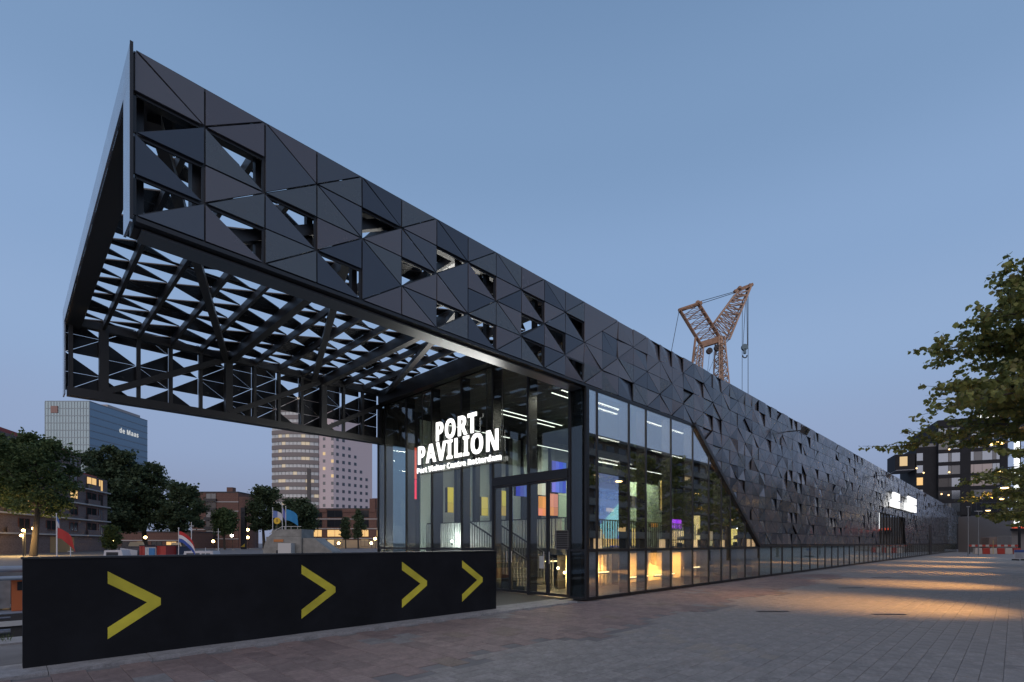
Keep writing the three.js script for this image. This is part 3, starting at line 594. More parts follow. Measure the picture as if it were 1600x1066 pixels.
for (const [px, py, z, k, label, warm] of [[1153, 826, -1.2, 0, 'small starry spotlight near the slanting end of the glass', 0], [872, 888, -2.4, 0, 'bright warm bulb low behind the rightmost entrance door', 1], [882, 895, -2.2, 0, 'second bright warm bulb low behind the rightmost door, nearer the corner', 1], [706, 846, -8.2, 0, 'small spotlight at the foot of the pale railing', 2]]) {
  const o = thing('spot_lamp', label, 'lamp', [onZ(px, z), yOn(py, px, z), z]);
  const c = warm === 1 ? [1, 0.66, 0.3] : [1, 0.97, 0.88];
  part('bulb', [ball(0.045, 0, 0, 0)], glow(...c, 22), o);
  part('holder', [rod(V(0, -0.05, 0), V(0, -0.16, 0), 0.03)], M.mullion, o);
  const l = new THREE.PointLight(new THREE.Color().setRGB(...c), warm === 2 ? 9 : 5); l.castShadow = true; l.shadow.radius = 2; o.add(l);
}
// ---------- trees ----------
const leafMats = (tones) => tones.map((c) => { const m = new THREE.MeshPhysicalMaterial({ roughness: 0.7, transmission: 0.35, thickness: 0, side: THREE.DoubleSide, specularIntensity: 0.25 }); m.color.setRGB(...c); return m; });
const nearLeaves = leafMats([[0.2, 0.225, 0.072], [0.16, 0.195, 0.065], [0.235, 0.25, 0.08], [0.22, 0.215, 0.09]]);
const farLeaves = leafMats([[0.085, 0.13, 0.05], [0.07, 0.11, 0.045], [0.1, 0.14, 0.055]]);
const darkLeaves = leafMats([[0.075, 0.11, 0.055], [0.06, 0.092, 0.05], [0.088, 0.12, 0.062]]);
const bark = std(0.07, 0.058, 0.046, { roughness: 0.95, bumpMap: grainBump, bumpScale: 0.01 });
function leafGeo(s) {   // one leaf: a pointed oval folded a little along its rib
  const p = [0, 0, 0, 0.38, 0.08, 0.3, 0.5, 0.05, 0.62, 0, -0.06, 1.08, -0.5, 0.05, 0.62, -0.38, 0.08, 0.3].map((v) => v * s), g = new THREE.BufferGeometry();
  g.setAttribute('position', new THREE.Float32BufferAttribute(p, 3));
  g.setIndex([0, 1, 2, 0, 2, 3, 0, 3, 4, 0, 4, 5]);
  g.computeVertexNormals();
  return boxUV(g);
}
function clumpGeo(s, n) {   // a sprig of several leaves, for crowns farther off
  return mergeGeometries(Array.from({ length: n }, () => leafGeo(s * rr(0.6, 1.1)).toNonIndexed().rotateX(rr(-1.2, 1.2)).rotateZ(rr(-1.2, 1.2)).rotateY(rr(0, 6.28)).translate(rr(-1, 1) * s * 1.3, rr(-1, 1) * s * 0.9, rr(-1, 1) * s * 1.3)));
}
function crownOf(parent, spots, geos, mats, size) {
  mats.forEach((m, k) => {
    const mine = spots.filter((_, i) => i % mats.length === k);
    if (!mine.length) return;
    const im = new THREE.InstancedMesh(geos[k % geos.length], m, mine.length), mt = new THREE.Matrix4(), q = new THREE.Quaternion();
    mine.forEach((p, i) => { const s = rr(0.65, 1.25) * size; im.setMatrixAt(i, mt.compose(p.p, q.setFromEuler(p.e ?? new THREE.Euler(rr(-0.5, 0.5), rr(0, 6.28), rr(-0.5, 0.5))), V(s, s, s))); });
    im.name = 'crown'; im.castShadow = im.receiveShadow = true; im.userData.kind = 'stuff';
    parent.add(im);
  });
}
// street tree: trunk, rising limbs, sideways twigs with leaves along them
function streetTree(label, x, z, h, lowest, radius, limbs, leafSize, perTwig, high = 0.24, thick = 0.17) {
  const t = thing('street_tree', label, 'tree', [x, 0, z], 0, 'leafy trees along the street'), wood = [], twigs = [], spots = [];
  part('trunk', [rod(V(0, -0.05, 0), V(0.05, h * 0.35, 0), thick, thick * 0.8, 9), rod(V(0.05, h * 0.35, 0), V(-0.05, h * 0.72, 0.06), thick * 0.8, thick * 0.4, 9), rod(V(-0.05, h * 0.72, 0.06), V(0, h * 0.95, 0), thick * 0.4, 0.03, 7)], bark, t);
  for (let i = 0; i < limbs; i++) {
    const f = (i + 0.5) / limbs, y0 = h * (high + (0.86 - high) * f), a = i * 2.399 + rr(-0.4, 0.4), reach = radius(f) * rr(0.72, 1.08), tip = V(Math.cos(a) * reach, y0 + reach * (0.35 + 0.5 * f) * rr(0.4, 1.1) - reach * reach * 0.06 * (1 - f), Math.sin(a) * reach), base = V(0, y0, 0);
    tip.y = Math.max(tip.y, lowest + rr(-0.1, 0.5));
    const mid = base.clone().lerp(tip, 0.5).add(V(0, reach * 0.12, 0)), lr = 0.028 + 0.035 * (1 - f);
    wood.push(rod(base, mid, lr, lr * 0.6, 5), rod(mid, tip, lr * 0.6, 0.008, 5));
    const nt = Math.round(9 + reach * 5);
    for (let k = 0; k < nt; k++) {
      const s = 0.22 + 0.78 * (k + rnd()) / nt, p = s < 0.5 ? base.clone().lerp(mid, s * 2) : mid.clone().lerp(tip, s * 2 - 1);
      const ta = a + (k % 2 ? 1 : -1) * rr(0.35, 1.25), tl = reach * rr(0.14, 0.3) * (1.15 - 0.5 * s) + 0.25, e = p.clone().add(V(Math.cos(ta) * tl, rr(-0.22, 0.34) * tl, Math.sin(ta) * tl));
      if (e.y < lowest) e.y = lowest + rr(0, 0.3);
      twigs.push(rod(p, e, 0.009, 0.004, 4));
      for (let j = 0; j < perTwig; j++) {
        const u = rr(0.15, 1.08), c = p.clone().lerp(e, u).add(V(rr(-0.09, 0.09), rr(-0.1, 0.06), rr(-0.09, 0.09)));
        spots.push({ p: c, e: new THREE.Euler(rr(0.15, 1.5), rr(0, 6.283), rr(-0.7, 0.7), 'YXZ') });
      }
    }
  }
  part('branch', wood, bark, t);
  part('twig', twigs, bark, t, null, 'stuff');
  crownOf(t, spots, [leafGeo(leafSize), leafGeo(leafSize * 0.9)], nearLeaves, 1);
  return t;
}
streetTree('big leafy street tree reaching into the picture from the right edge, nearest of all', 7.6, 10.3, 9.9, 4.55, (f) => 1.2 + 3.55 * Math.pow(1 - f, 0.9), 84, 0.125, 26, 0.4);
streetTree('second leafy street tree, behind the lit hanging street lamp', 22.5, 10.4, 8.6, 2.7, (f) => 1.0 + 2.6 * Math.sin((1 - f) * 1.7 + 0.25), 40, 0.17, 9);
streetTree('third leafy street tree farther down the street', 36.5, 10.6, 8.8, 2.8, (f) => 1.0 + 2.5 * Math.sin((1 - f) * 1.7 + 0.25), 26, 0.24, 7);
streetTree('fourth leafy street tree, farthest down the street', 51, 10.8, 8.8, 2.8, (f) => 1.0 + 2.5 * Math.sin((1 - f) * 1.7 + 0.25), 20, 0.3, 6);
// trees across the harbour: an uneven crown built from lobes of leaf sprigs
function farTree(name, label, px, D, pTop, pLow, wpx, mats, count, s, group, slim) {
  const base = at(px, HZ, D), k = D / F, top = 1.6 + (HZ - pTop) * k, low = 1.6 + (HZ - pLow) * k, w = wpx * k / 2, t = thing(name, label, 'tree', [base.x, 0, base.z], rr(0, 6), group), spots = [], lobes = [];
  part('trunk', [rod(V(0, 0, 0), V(0.1 * w, low + (top - low) * 0.25, 0), 0.045 * top * (slim ? 0.5 : 0.6), 0.03 * top * 0.5, 8), rod(V(0.1 * w, low + (top - low) * 0.25, 0), V(0, top * 0.9, 0), 0.03 * top * 0.5, 0.03, 6), ...[0, 1, 2, 3, 4].map((i) => rod(V(0.08 * w, low + (top - low) * 0.15, 0), V(Math.cos(i * 1.3) * w * 0.7, low + (top - low) * (0.35 + 0.08 * i), Math.sin(i * 1.3) * w * 0.7), 0.012 * top, 0.02, 5))], bark, t);
  const n = slim ? 12 : 36;
  for (let i = 0; i < n; i++) {
    const f = (i + rnd()) / n, y = low + (top - low) * (0.1 + 0.8 * f), env = slim ? Math.sin(Math.PI * (0.14 + 0.8 * f)) : Math.pow(Math.sin(Math.PI * (0.16 + 0.74 * f)), 0.55), a = i * 2.399, r = w * env * rr(0.25, 0.84);
    lobes.push([V(Math.cos(a) * r, y, Math.sin(a) * r), w * env * rr(0.17, 0.38) * (slim ? 1.9 : 1)]);
  }
  for (let i = 0; i < count; i++) {
    const [c, r] = lobes[Math.floor(rnd() * n)], d = V(rr(-1, 1), rr(-1, 1), rr(-1, 1)).normalize().multiplyScalar(r * (rnd() < 0.15 ? rr(0.9, 1.45) : Math.sqrt(rnd()) * 1.05)), p = c.clone().add(V(d.x, d.y * 0.72, d.z));
    p.y = Math.min(Math.max(p.y, low - 0.2), top);
    spots.push({ p });
  }
  crownOf(t, spots, [clumpGeo(s, 7), clumpGeo(s, 7), clumpGeo(s, 6)], mats, 1);
}
farTree('quay_tree', 'big green tree at the left edge before the stepped brick flats', 52, 62, 672, 812, 140, farLeaves, 3000, 0.32);
farTree('quay_tree', 'tall loose green tree cut by the left edge of the picture', -28, 66, 655, 805, 110, farLeaves, 2200, 0.34);
farTree('dark_tree', 'broad dark tree mass right of the stepped brick flats, below the glass tower', 176, 122, 690, 838, 128, darkLeaves, 3600, 0.55);
farTree('dark_tree', 'dark tree leaning right of the broad dark tree', 228, 126, 715, 838, 96, darkLeaves, 2400, 0.5);
farTree('dark_tree', 'dark round-topped tree left of the brick flats with the column of windows', 283, 124, 751, 836, 66, darkLeaves, 1900, 0.5);
farTree('quay_tree', 'small green tree before the brick flats in the middle', 351, 130, 792, 838, 40, farLeaves, 900, 0.45);
farTree('dark_tree', 'dark tree left of the three flags', 413, 138, 756, 836, 56, darkLeaves, 1700, 0.55);
farTree('dark_tree', 'dark low tree behind the blue flag below the striped tower', 466, 138, 777, 836, 66, darkLeaves, 1700, 0.55);
farTree('slim_tree', 'slim upright tree before the brick row right of the grey hull, shorter of two', 540, 145, 806, 846, 14, darkLeaves, 420, 0.4, null, true);
farTree('slim_tree', 'taller slim upright tree before the brick row near the glass corner', 560, 145, 792, 846, 16, darkLeaves, 560, 0.4, null, true);
farTree('young_tree', 'young tree at the right end of the stepped brick flats', 174, 84, 820, 860, 26, farLeaves, 500, 0.28);

// ---------- buildings across the harbour ----------
const winDark = std(0.02, 0.024, 0.03, { roughness: 0.12 }), winSky = std(0.1, 0.11, 0.12, { roughness: 0.08, metalness: 0.6 });
const litWin = [glow(1, 0.62, 0.24, 0.75), glow(1, 0.72, 0.36, 0.5)], dimWin = std(0.16, 0.17, 0.18, { roughness: 0.25 });
{ // glass office tower
  const t = standing('glass_tower', 'blue glass office tower with light grid lines and white roof-side lettering', 'office tower', 139, 250), k = 250 / F;
  const xl = -69 * k, h = 1.6 + (HZ - 627) * k, dep = 40, blue = std(0.2, 0.27, 0.3, { metalness: 0.85, roughness: 0.06 }), blueR = std(0.17, 0.24, 0.3, { metalness: 0.8, roughness: 0.3 }), line = std(0.3, 0.36, 0.38, { roughness: 0.5 });
  part('core', [span(xl + 0.3, -0.3, 0, h - 0.6, -dep + 0.3, -0.3)], std(0.05, 0.06, 0.07), t);
  const nx = 15, ny = 20, hh = h / ny;
  for (let i = 0; i < nx; i++) for (let j = 6; j < ny; j++) { const p = part('pane', [box(-xl / nx - 0.45, hh - 0.45, 0.1)], blue, t); p.position.set(xl - xl / nx * (i + 0.5), hh * (j + 0.5), -0.1); p.rotation.set(rr(-0.006, 0.006), rr(-0.008, 0.008), 0); }
  for (let i = 0; i <= nx; i++) part('grid_line', [span(xl - xl / nx * i - 0.16, xl - xl / nx * i + 0.16, 0, h, -0.3, 0.03)], line, t);
  for (let j = 5; j <= ny; j++) part('grid_line', [span(xl, 0, hh * j - 0.2, hh * j + 0.2, -0.3, 0.0)], line, t);
  for (let j = 6; j < ny; j++) part('glass_band', [span(-0.3, 0.0, hh * j + 0.25, hh * (j + 1) - 0.25, -dep, -0.4)], blueR, t);
  part('band_line', Array.from({ length: 16 }, (_, j) => span(-0.3, 0.06, hh * (j + 5) - 0.25, hh * (j + 5) + 0.25, -dep, -0.31)), std(0.15, 0.19, 0.23, { roughness: 0.4 }), t);
  part('roof_plant', [span(-16, -2, h, h + 2.2, -dep + 3, -14)], std(0.4, 0.36, 0.34), t);
  part('logo_panel', [span(xl + 3, xl + 6.4, h - 5.8, h - 2.4, 0.04, 0.25)], std(0.33, 0.2, 0.17), t);
  const grp = new THREE.Group(); grp.name = 'lettering'; grp.position.set(0.1, 0, 0); grp.rotation.y = Math.PI / 2; t.add(grp);
  textLine(grp, 'de Maas', 19, 33, h - 11.2, 2.5, 0.06, glow(0.9, 0.9, 0.85, 0.5));
}
{ // tower with a bowed striped front and a pink slab
  const D = 262, k = D / F, t = standing('striped_tower', 'tall tower with a bowed grey striped front and a pale pink slab of small windows', 'tower', 461, D), w = 73 * k, h = 1.6 + (HZ - 622) * k, n = 20, hh = h / n, R = w * 1.15;
  const arc = (r, x0, x1, m) => Array.from({ length: m + 1 }, (_, i) => { const x = x0 + (x1 - x0) * i / m; return [x, -(Math.sqrt(R * R - x * x) - Math.sqrt(R * R - w * w / 4)) - r - 0]; });
  const slab = (r, y0, y1, x0 = -w / 2, x1 = w / 2) => { const a = arc(r, x0, x1, 12), s = new THREE.Shape([...a, [x1, 14], [x0, 14]].map(([x, z]) => new THREE.Vector2(x, z))); return new THREE.ExtrudeGeometry(s, { depth: y1 - y0, bevelEnabled: false }).rotateX(-Math.PI / 2).translate(0, y0, 0); };
  const band = std(0.23, 0.2, 0.19, { roughness: 0.6 }), pale = std(0.6, 0.62, 0.6, { roughness: 0.15 }), lit = glow(1, 0.84, 0.6, 0.3);
  part('core', [slab(-0.6, 0, h)], std(0.08, 0.08, 0.08), t);
  for (let j = 3; j < n; j++) {
    part('spandrel', [slab(0.1, hh * j, hh * j + hh * 0.54)], band, t);
    for (let i = 0; i < 12; i++) { const a = -w / 2 + w * i / 12 + 0.12, b = a + w / 12 - 0.24; part('window', [slab(-0.2, hh * j + hh * 0.56, hh * (j + 1) - 0.08, a, b)], (j === 4 && i < 9) || (rnd() < 0.16) ? lit : pale, t); }
  }
  part('dark_strip', [slab(0.3, hh * 3, h * 0.52, w * 0.29, w * 0.36)], winDark, t);
  const pink = std(0.64, 0.54, 0.54, { roughness: 0.85 }), wp = 23 * k, hp = 1.6 + (HZ - 655) * k;
  part('pink_slab', [span(w / 2 + 0.05, w / 2 + wp, 0, h - 6, -12, -0.5)], pink, t);
  const out = flat([[0, 0], [24, 0], [24, hp - 6], [18, hp + 6], [0, h - 6]], 12).rotateY(-0.93).translate(w / 2 + wp + 9.6 - 9.6, 0, -0.5 - 0.0);
  part('pink_wing', [flat([[0, 0], [24 * k * 3, 0], [24 * k * 3, hp - 8], [24 * k * 2.2, hp + 8], [0, h - 6]], 10).translate(0, 0, -10).rotateY(0.0).applyMatrix4(new THREE.Matrix4().makeRotationY(0.9)).translate(w / 2 + wp + 0.05, 0, -0.5)], pink, t);
  for (let j = 4; j < n - 1; j++) for (let i = 0; i < 2; i++) part('window', [span(w / 2 + 2.1 + i * 4.3, w / 2 + 3.4 + i * 4.3, hh * j + hh * 0.3, hh * j + hh * 0.72, -0.52, -0.46)], rnd() < 0.2 ? litWin[1] : winSky, t);
  for (let j = 4; j < n - 2; j++) for (let i = 0; i < 6; i++) { if (hh * (j + 1) > h - 8 - i * 6) continue; const m = part('window', [box(1.5, hh * 0.42, 0.16)], winSky, t); const a = 0.9, s = 2.2 + i * 3.6; m.position.set(w / 2 + wp + 0.05 + Math.cos(a) * s, hh * (j + 0.5), -0.5 - Math.sin(a) * s); m.rotation.y = a; }
}
const brickM = std(0.2, 0.118, 0.098, { roughness: 0.95, map: brickTex }), greyBrick = std(0.2, 0.165, 0.165, { roughness: 0.95, map: brickTex }), bandM = std(0.42, 0.41, 0.4), redPaint = std(0.3, 0.035, 0.025, { roughness: 0.6 }), frameM = std(0.12, 0.05, 0.045);
const win = (p, x0, x1, y0, y1, z, glass, fr = M.mullion) => { const w = part('window', [span(x0, x1, y0, y1, z - 0.02, z + 0.02)], glass, p); part('window_frame', [span(x0 - 0.08, x1 + 0.08, y1, y1 + 0.09, z - 0.03, z + 0.08), span(x0 - 0.08, x1 + 0.08, y0 - 0.09, y0, z - 0.03, z + 0.1), span(x0 - 0.08, x0, y0, y1, z - 0.03, z + 0.08), span(x1, x1 + 0.08, y0, y1, z - 0.03, z + 0.08), span((x0 + x1) / 2 - 0.04, (x0 + x1) / 2 + 0.04, y0, y1, z + 0.02, z + 0.07)], fr, w); return w; };
{ // stepped brick flats at the left; its wall runs away from the camera
  const t = standing('brick_flats', 'stepped grey brick flats with white floor bands and red roof edge at the left', 'apartment building', 168, 105, 1.9), s = 2.95;
  part('wall', [span(-11.4, 0, 0, 14.6, -14, -0.06), span(-52, -11.4, 0, 17.6, -14, -0.04)], greyBrick, t);
  part('roof_edge', [span(-52, -12.2, 17.6, 18.5, -13.9, -1.0), span(-9, -3.4, 14.6, 15.0, -13.8, -0.6)], redPaint, t);
  for (let j = 1; j < 6; j++) part('floor_band', [span(j > 4 ? -52 : -52, j > 4 ? -11.0 : 0.25, s * j + 0.0, s * j + 0.22, -0.06, 0.5)], bandM, t);
  for (let j = 1; j < 5; j++) {
    part('balcony', [span(-9.6, -4.6, s * j + 0.22, s * j + 1.15, 0.38, 0.47)], greyBrick, t);
    win(t, -4.2, -2.4, s * j + 0.35, s * j + 2.5, 0.0, j === 4 ? litWin[0] : j === 3 ? winSky : dimWin, frameM);
    win(t, -9.2, -5.2, s * j + 1.2, s * j + 2.5, -0.02, j === 4 ? litWin[0] : winDark, frameM);
  }
  for (let i = 0; i < 5; i++) for (let j = 1; j < 6; j++) { win(t, -15.6 - i * 7.6, -12.8 - i * 7.6, s * j + 0.9, s * j + 2.4, 0, (i * 5 + j * 3) % 7 === 2 ? litWin[0] : winDark, frameM); part('balcony', [span(-19.2 - i * 7.6, -16.4 - i * 7.6, s * j + 0.22, s * j + 1.1, 0.38, 0.47)], greyBrick, t); }
  part('entrance', [span(-22, -14, 0, 2.7, -0.03, 0.0)], std(0.34, 0.22, 0.1), t);
}
function brickRow(label, px0, px1, D, pTop, stories, extra) {
  const k = D / F, w = (px1 - px0) * k, h = 1.6 + (HZ - pTop) * k, t = standing('brick_row', label, 'apartment building', (px0 + px1) / 2, D), s = h / stories;
  part('wall', [span(-w / 2, w / 2, 0, h, -12, 0)], brickM, t);
  for (let j = 1; j < stories; j++) part('floor_band', [span(-w / 2 - 0.1, w / 2 + 0.1, s * j - 0.14, s * j + 0.14, -0.05, 0.14)], bandM, t);
  part('roof_edge', [span(-w / 2 - 0.1, w / 2 + 0.1, h, h + 0.35, -12.1, 0.12)], std(0.05, 0.05, 0.055), t);
  extra?.(t, w, h, s, k);
  return t;
}
brickRow('brown brick flats with a dark window column, left of the striped tower', 300, 372, 165, 770, 6, (t, w, h, s, k) => {
  for (let j = 1; j < 6; j++) { win(t, -w / 2 + 4.6, -w / 2 + 7.8, s * j + 0.4, s * (j + 1) - 0.3, 0.04, j % 2 ? winSky : winDark); part('balcony', [span(-w / 2 + 4.2, -w / 2 + 8.2, s * j + 0.1, s * j + 1.0, 0.2, 0.8)], M.steel, t); }
  part('corner_tower', [new THREE.CylinderGeometry(4.2, 4.2, h * 0.93, 20).translate(w / 2 - 1.0, h * 0.465, -4.2)], brickM, t);
  part('chimney', [span(w * 0.1, w * 0.1 + 2, h + 0.35, h + 2.2, -6, -4)], brickM, t);
});
brickRow('brick terrace with warm lit windows right of the grey hull', 488, 600, 163, 796, 4, (t, w, h, s) => {
  for (const [f, wd] of [[0.02, 2.6], [0.21, 4.8], [0.68, 2.4], [0.9, 3.2]]) for (let j = 0; j < 4; j++) win(t, -w / 2 + w * f, -w / 2 + w * f + wd, s * j + 0.6, s * (j + 1) - 0.4, 0.04, j === 1 ? litWin[0] : j === 0 ? litWin[1] : winDark);
  for (const [f0, f1] of [[0.1, 0.2], [0.42, 0.6], [0.8, 0.88]]) part('gable', [span(-w / 2 + w * f0, -w / 2 + w * f1, h - 1.0, h + 0.2 + (f0 > 0.7 ? 3.2 : 0), -8, 0.2)], brickM, t);
  part('stair_tower', [span(w * 0.33, w * 0.48, h + 0.36, h + 3.6, -7, -0.5)], brickM, t);
  part('shop_front', [span(-w / 2 + 7, w / 2 - 2, 0.1, 2.6, 0.03, 0.09)], std(0.42, 0.33, 0.22), t);
});
brickRow('long low brick block behind the lit awnings, under the dark trees', 180, 296, 150, 832, 2, (t, w, h, s) => { for (let i = 0; i < 5; i++) win(t, -w / 2 + 2 + i * 4.4, -w / 2 + 5 + i * 4.4, 0.6, s - 0.4, 0.04, i % 2 ? litWin[0] : winDark); });
{ // low dark block between the tree and the hull, lit gallery roof
  const t = standing('roof_terrace', 'small lit roof terrace behind the brown brick flats', 'roof', 378, 172); const k = 172 / F;
  part('terrace_wall', [span(-2.6, 2.6, 0, 1.6 + (HZ - 783) * k, -6, 0)], brickM, t); part('lit_strip', [span(-2.4, 2.4, 1.6 + (HZ - 783) * k, 1.6 + (HZ - 778) * k, -4, -0.2)], litWin[1], t);
}
// street lamps across the harbour
const lampAcross = [[52, 826, 66, 'bright starry lamp before the stepped brick flats, brightest of the left group'], [36, 829, 63, 'warm lamp left of the brightest one by the stepped flats'], [33, 837, 60, 'lower warm lamp at the left edge of the quay'], [227, 840, 100, 'bright warm lamp above the red container'], [178, 846, 96, 'small warm lamp by the young tree'], [333, 846, 150, 'warm lamp on the front of the brown brick flats'], [362, 837, 140, 'white lamp right of the small green tree'], [387, 828, 140, 'upper one of two bright lamps on the dark post'], [387, 840, 140, 'lower one of two bright lamps on the dark post'], [505, 845, 152, 'bright warm lamp right of the grey hull'], [529, 849, 155, 'warm lamp before the shop fronts below the slim trees'], [586, 842, 150, 'bright warm lamp next to the glass corner'], [580, 849, 152, 'second lamp next to the glass corner, lower']];
for (const [px, py, D, label] of lampAcross) {
  const p = at(px, py, D), o = thing('quay_lamp', label, 'street lamp', [p.x, 0, p.z], PHI, 'lit lamps across the harbour'), white = /white/.test(label), c = white ? [1, 0.92, 0.75] : [1, 0.62, 0.22], r = D / F * 2.1;
  part('pole', [rod(V(0, 0, -r - 0.1), V(0, p.y + 0.25, -r - 0.1), 0.07)], M.steel, o);
  part('bulb', [ball(r, 0, p.y, 0, 10)], glow(...c, 22), o);
  part('lamp_cap', [box(r * 2.2, 0.08, r * 2.6, 0, p.y + r + 0.06, -0.1)], M.steel, o);
  const l = new THREE.PointLight(new THREE.Color().setRGB(...c), D > 120 ? 260 : 110); l.position.set(0, p.y, 0); l.shadow.radius = 8; l.castShadow = true; o.add(l);
}
// grey rounded superstructure on the quay
{
  const D = 48, k = D / F, t = standing('grey_hull', 'grey steel ship superstructure with a rounded left shoulder and sloping right side', 'ship', 460, D), P = (px, py) => [(px - 460) * k, 1.6 + (HZ - py) * k], hull = std(0.27, 0.27, 0.25, { roughness: 0.6, map: stainTex }), low = 885;
  part('rounded_shell', [flat([P(471, low), P(410, low), P(411, 858), P(414, 848), P(420, 838), P(428, 831), P(437, 827.5), P(471, 827)].reverse(), 3).translate(0, 0, -3)], hull, t);
  part('sloping_deck', [flat([P(471.3, low), P(530, low), P(517, 862), P(493, 844), P(490, 841), P(471.3, 841)], 2.6).translate(0, 0, -2.8)], hull, t);
  part('plate', [span(...[P(425, 0)[0], P(470, 0)[0]], P(0, 838)[1], P(0, 829)[1], 0.003, 0.03), span(P(416, 0)[0], P(470, 0)[0], P(0, 856)[1], P(0, 839)[1], 0.003, 0.03)], hull, t);
  part('white_box', [span(P(441, 0)[0], P(461, 0)[0], P(0, low)[1], P(0, 849)[1], 0.035, 0.9)], std(0.5, 0.5, 0.48), t);
  part('dark_opening', [span(P(432, 0)[0], P(440, 0)[0], P(0, low)[1], P(0, 860)[1], 0.035, 0.06)], M.backing, t);
  part('orange_band', [span(P(428, 0)[0], P(443, 0)[0], P(0, 847)[1], P(0, 843)[1], 0.035, 0.08)], std(0.4, 0.16, 0.05), t);
  part('railing', [rod(V(...P(420, 834), -0.1), V(...P(440, 823), -0.1), 0.03), rod(V(...P(440, 823), -0.1), V(...P(470, 823), -0.1), 0.03), ...[424, 434, 444, 454, 464].map((x) => rod(V(...P(x, 840), -0.1), V(...P(x, x < 440 ? 829 : 823), -0.1), 0.025))], std(0.45, 0.45, 0.42), t);
  const y = standing('round_sign', 'round yellow sign above the grey hull', 'sign', 433, 50), kk = 50 / F;
  part('disc', [new THREE.CylinderGeometry(5.2 * kk, 5.2 * kk, 0.08, 24).rotateX(Math.PI / 2).translate(0, 1.6 + 35 * kk, 0)], std(0.62, 0.4, 0.03), y);
  part('post', [rod(V(0, 0, -0.06), V(0, 1.6 + 31 * kk, -0.06), 0.03)], M.steel, y);
  part('mark', [span(-0.06, 0.06, 1.6 + 33 * kk, 1.6 + 38 * kk, 0.043, 0.05)], std(0.25, 0.15, 0.02), y);
}
function flag(name, label, px, D, pTop, pFoot, wpx, hpx, cols, sag = 0.25, vertical = false) {
  const k = D / F, t = standing(name, label, 'flag', px, D), yT = 1.6 + (HZ - pTop) * k, w = wpx * k, h = hpx * k;
  part('pole', [rod(V(0, Math.min(0, 1.6 + (HZ - pFoot) * k), 0), V(0, yT + 0.15, 0), 0.035), ball(0.06, 0, yT + 0.2, 0)], M.whitePaint, t);
  cols.forEach((c, i) => {
    const n = cols.length, g = new THREE.PlaneGeometry(vertical ? w / n : w, vertical ? h : h / n, 14, 3), p = g.attributes.position;
    for (let j = 0; j < p.count; j++) { const x = vertical ? p.getX(j) + w / n * (i + 0.5) : p.getX(j) + w / 2, y = vertical ? p.getY(j) - h / 2 : p.getY(j) - h / n * (i + 0.5), u = x / w; p.setXYZ(j, x + 0.04, yT - 0.08 + y - sag * h * u * u * 1.6, Math.sin(u * 7 + y * 1.5) * 0.12 * w * u); }
    g.computeVertexNormals();
    const m = std(...c, { roughness: 0.9, side: THREE.DoubleSide });
    part(n > 1 ? 'stripe' : 'cloth', g, m, t);
  });
}
flag('white_flag', 'white flag with a blue field above the yellow disc', 426, 52, 797, 862, 14, 11, [[0.12, 0.18, 0.4], [0.5, 0.5, 0.55]], 0.3, true);
flag('violet_flag', 'hanging violet blue flag between the white and the bright blue one', 441, 52, 793, 862, 5, 14, [[0.14, 0.16, 0.4]], 0.6);
flag('blue_flag', 'bright blue flag right of the white flag above the grey hull', 446.5, 51, 795, 865, 18, 17, [[0.03, 0.2, 0.42]], 0.35);
flag('striped_flag', 'red white and blue striped flag on a white pole behind the black wall', 279, 46, 829, 880, 25, 17, [[0.42, 0.03, 0.03], [0.6, 0.6, 0.62], [0.04, 0.08, 0.3]], 0.9);
flag('red_flag', 'long red flag drooping from a pole before the stepped brick flats', 89, 50, 824, 882, 26, 16, [[0.36, 0.035, 0.03]], 0.9);
flag('small_flag', 'small blue and white pennant hanging high on the pole of the red flag', 88, 50.5, 806, 880, 4, 14, [[0.06, 0.14, 0.35], [0.45, 0.45, 0.48]], 0.4);
// containers, awnings, boats and odds along the harbour
function crate(name, label, cat, px0, px1, py0, py1, D, col, dep, extra) {
  const k = D / F, t = standing(name, label, cat, (px0 + px1) / 2, D), w = (px1 - px0) * k, y0 = 1.6 + (HZ - py1) * k, y1 = 1.6 + (HZ - py0) * k, m = std(...col, { roughness: 0.6 });
  part('shell', [span(-w / 2, w / 2, y0, y1, -dep, 0)], m, t);
  part('rib', Array.from({ length: Math.max(3, Math.round(w / 0.5)) }, (_, i, a) => span(-w / 2 + w * (i + 0.5) / 7 - 0.04, -w / 2 + w * (i + 0.5) / 7 + 0.04, y0 + 0.05, y1 - 0.05, 0, 0.05)).slice(0, 7), m, t);
  part('roof_rim', [span(-w / 2 - 0.05, w / 2 + 0.05, y1, y1 + 0.08, -dep, 0.06)], M.steel, t);
  extra?.(t, w, y0, y1);
}
crate('red_container', 'red container left of the white and blue one', 'container', 218, 226, 853, 880, 58, [0.3, 0.03, 0.022], 2.4);
crate('white_container', 'white container end with a blue door between two red containers', 'container', 226.5, 243, 855, 880, 58, [0.5, 0.5, 0.5], 2.4, (t, w, y0, y1) => part('blue_door', [span(-w * 0.1, w * 0.46, y0, y1 - 0.12, 0.06, 0.1)], std(0.04, 0.16, 0.36), t));
crate('red_container', 'red container right of the white and blue one', 'container', 243.5, 259, 853, 880, 58.2, [0.33, 0.034, 0.025], 2.4);
crate('dark_container', 'dark blue container right of the red containers', 'container', 262, 280, 855, 880, 60, [0.035, 0.04, 0.07], 2.4);
crate('dark_container', 'dark grey container left of the red containers with a pale slanting cover', 'container', 184, 217, 855, 880, 60, [0.05, 0.05, 0.06], 2.4, (t, w, y0, y1) => part('pale_cover', [flat([[-w * 0.45, y0], [w * 0.45, y0], [w * 0.45, y0 + 1.5], [-w * 0.35, y1 - 0.1]], 0.06).translate(0, 0, 0.06)], std(0.35, 0.38, 0.42), t));
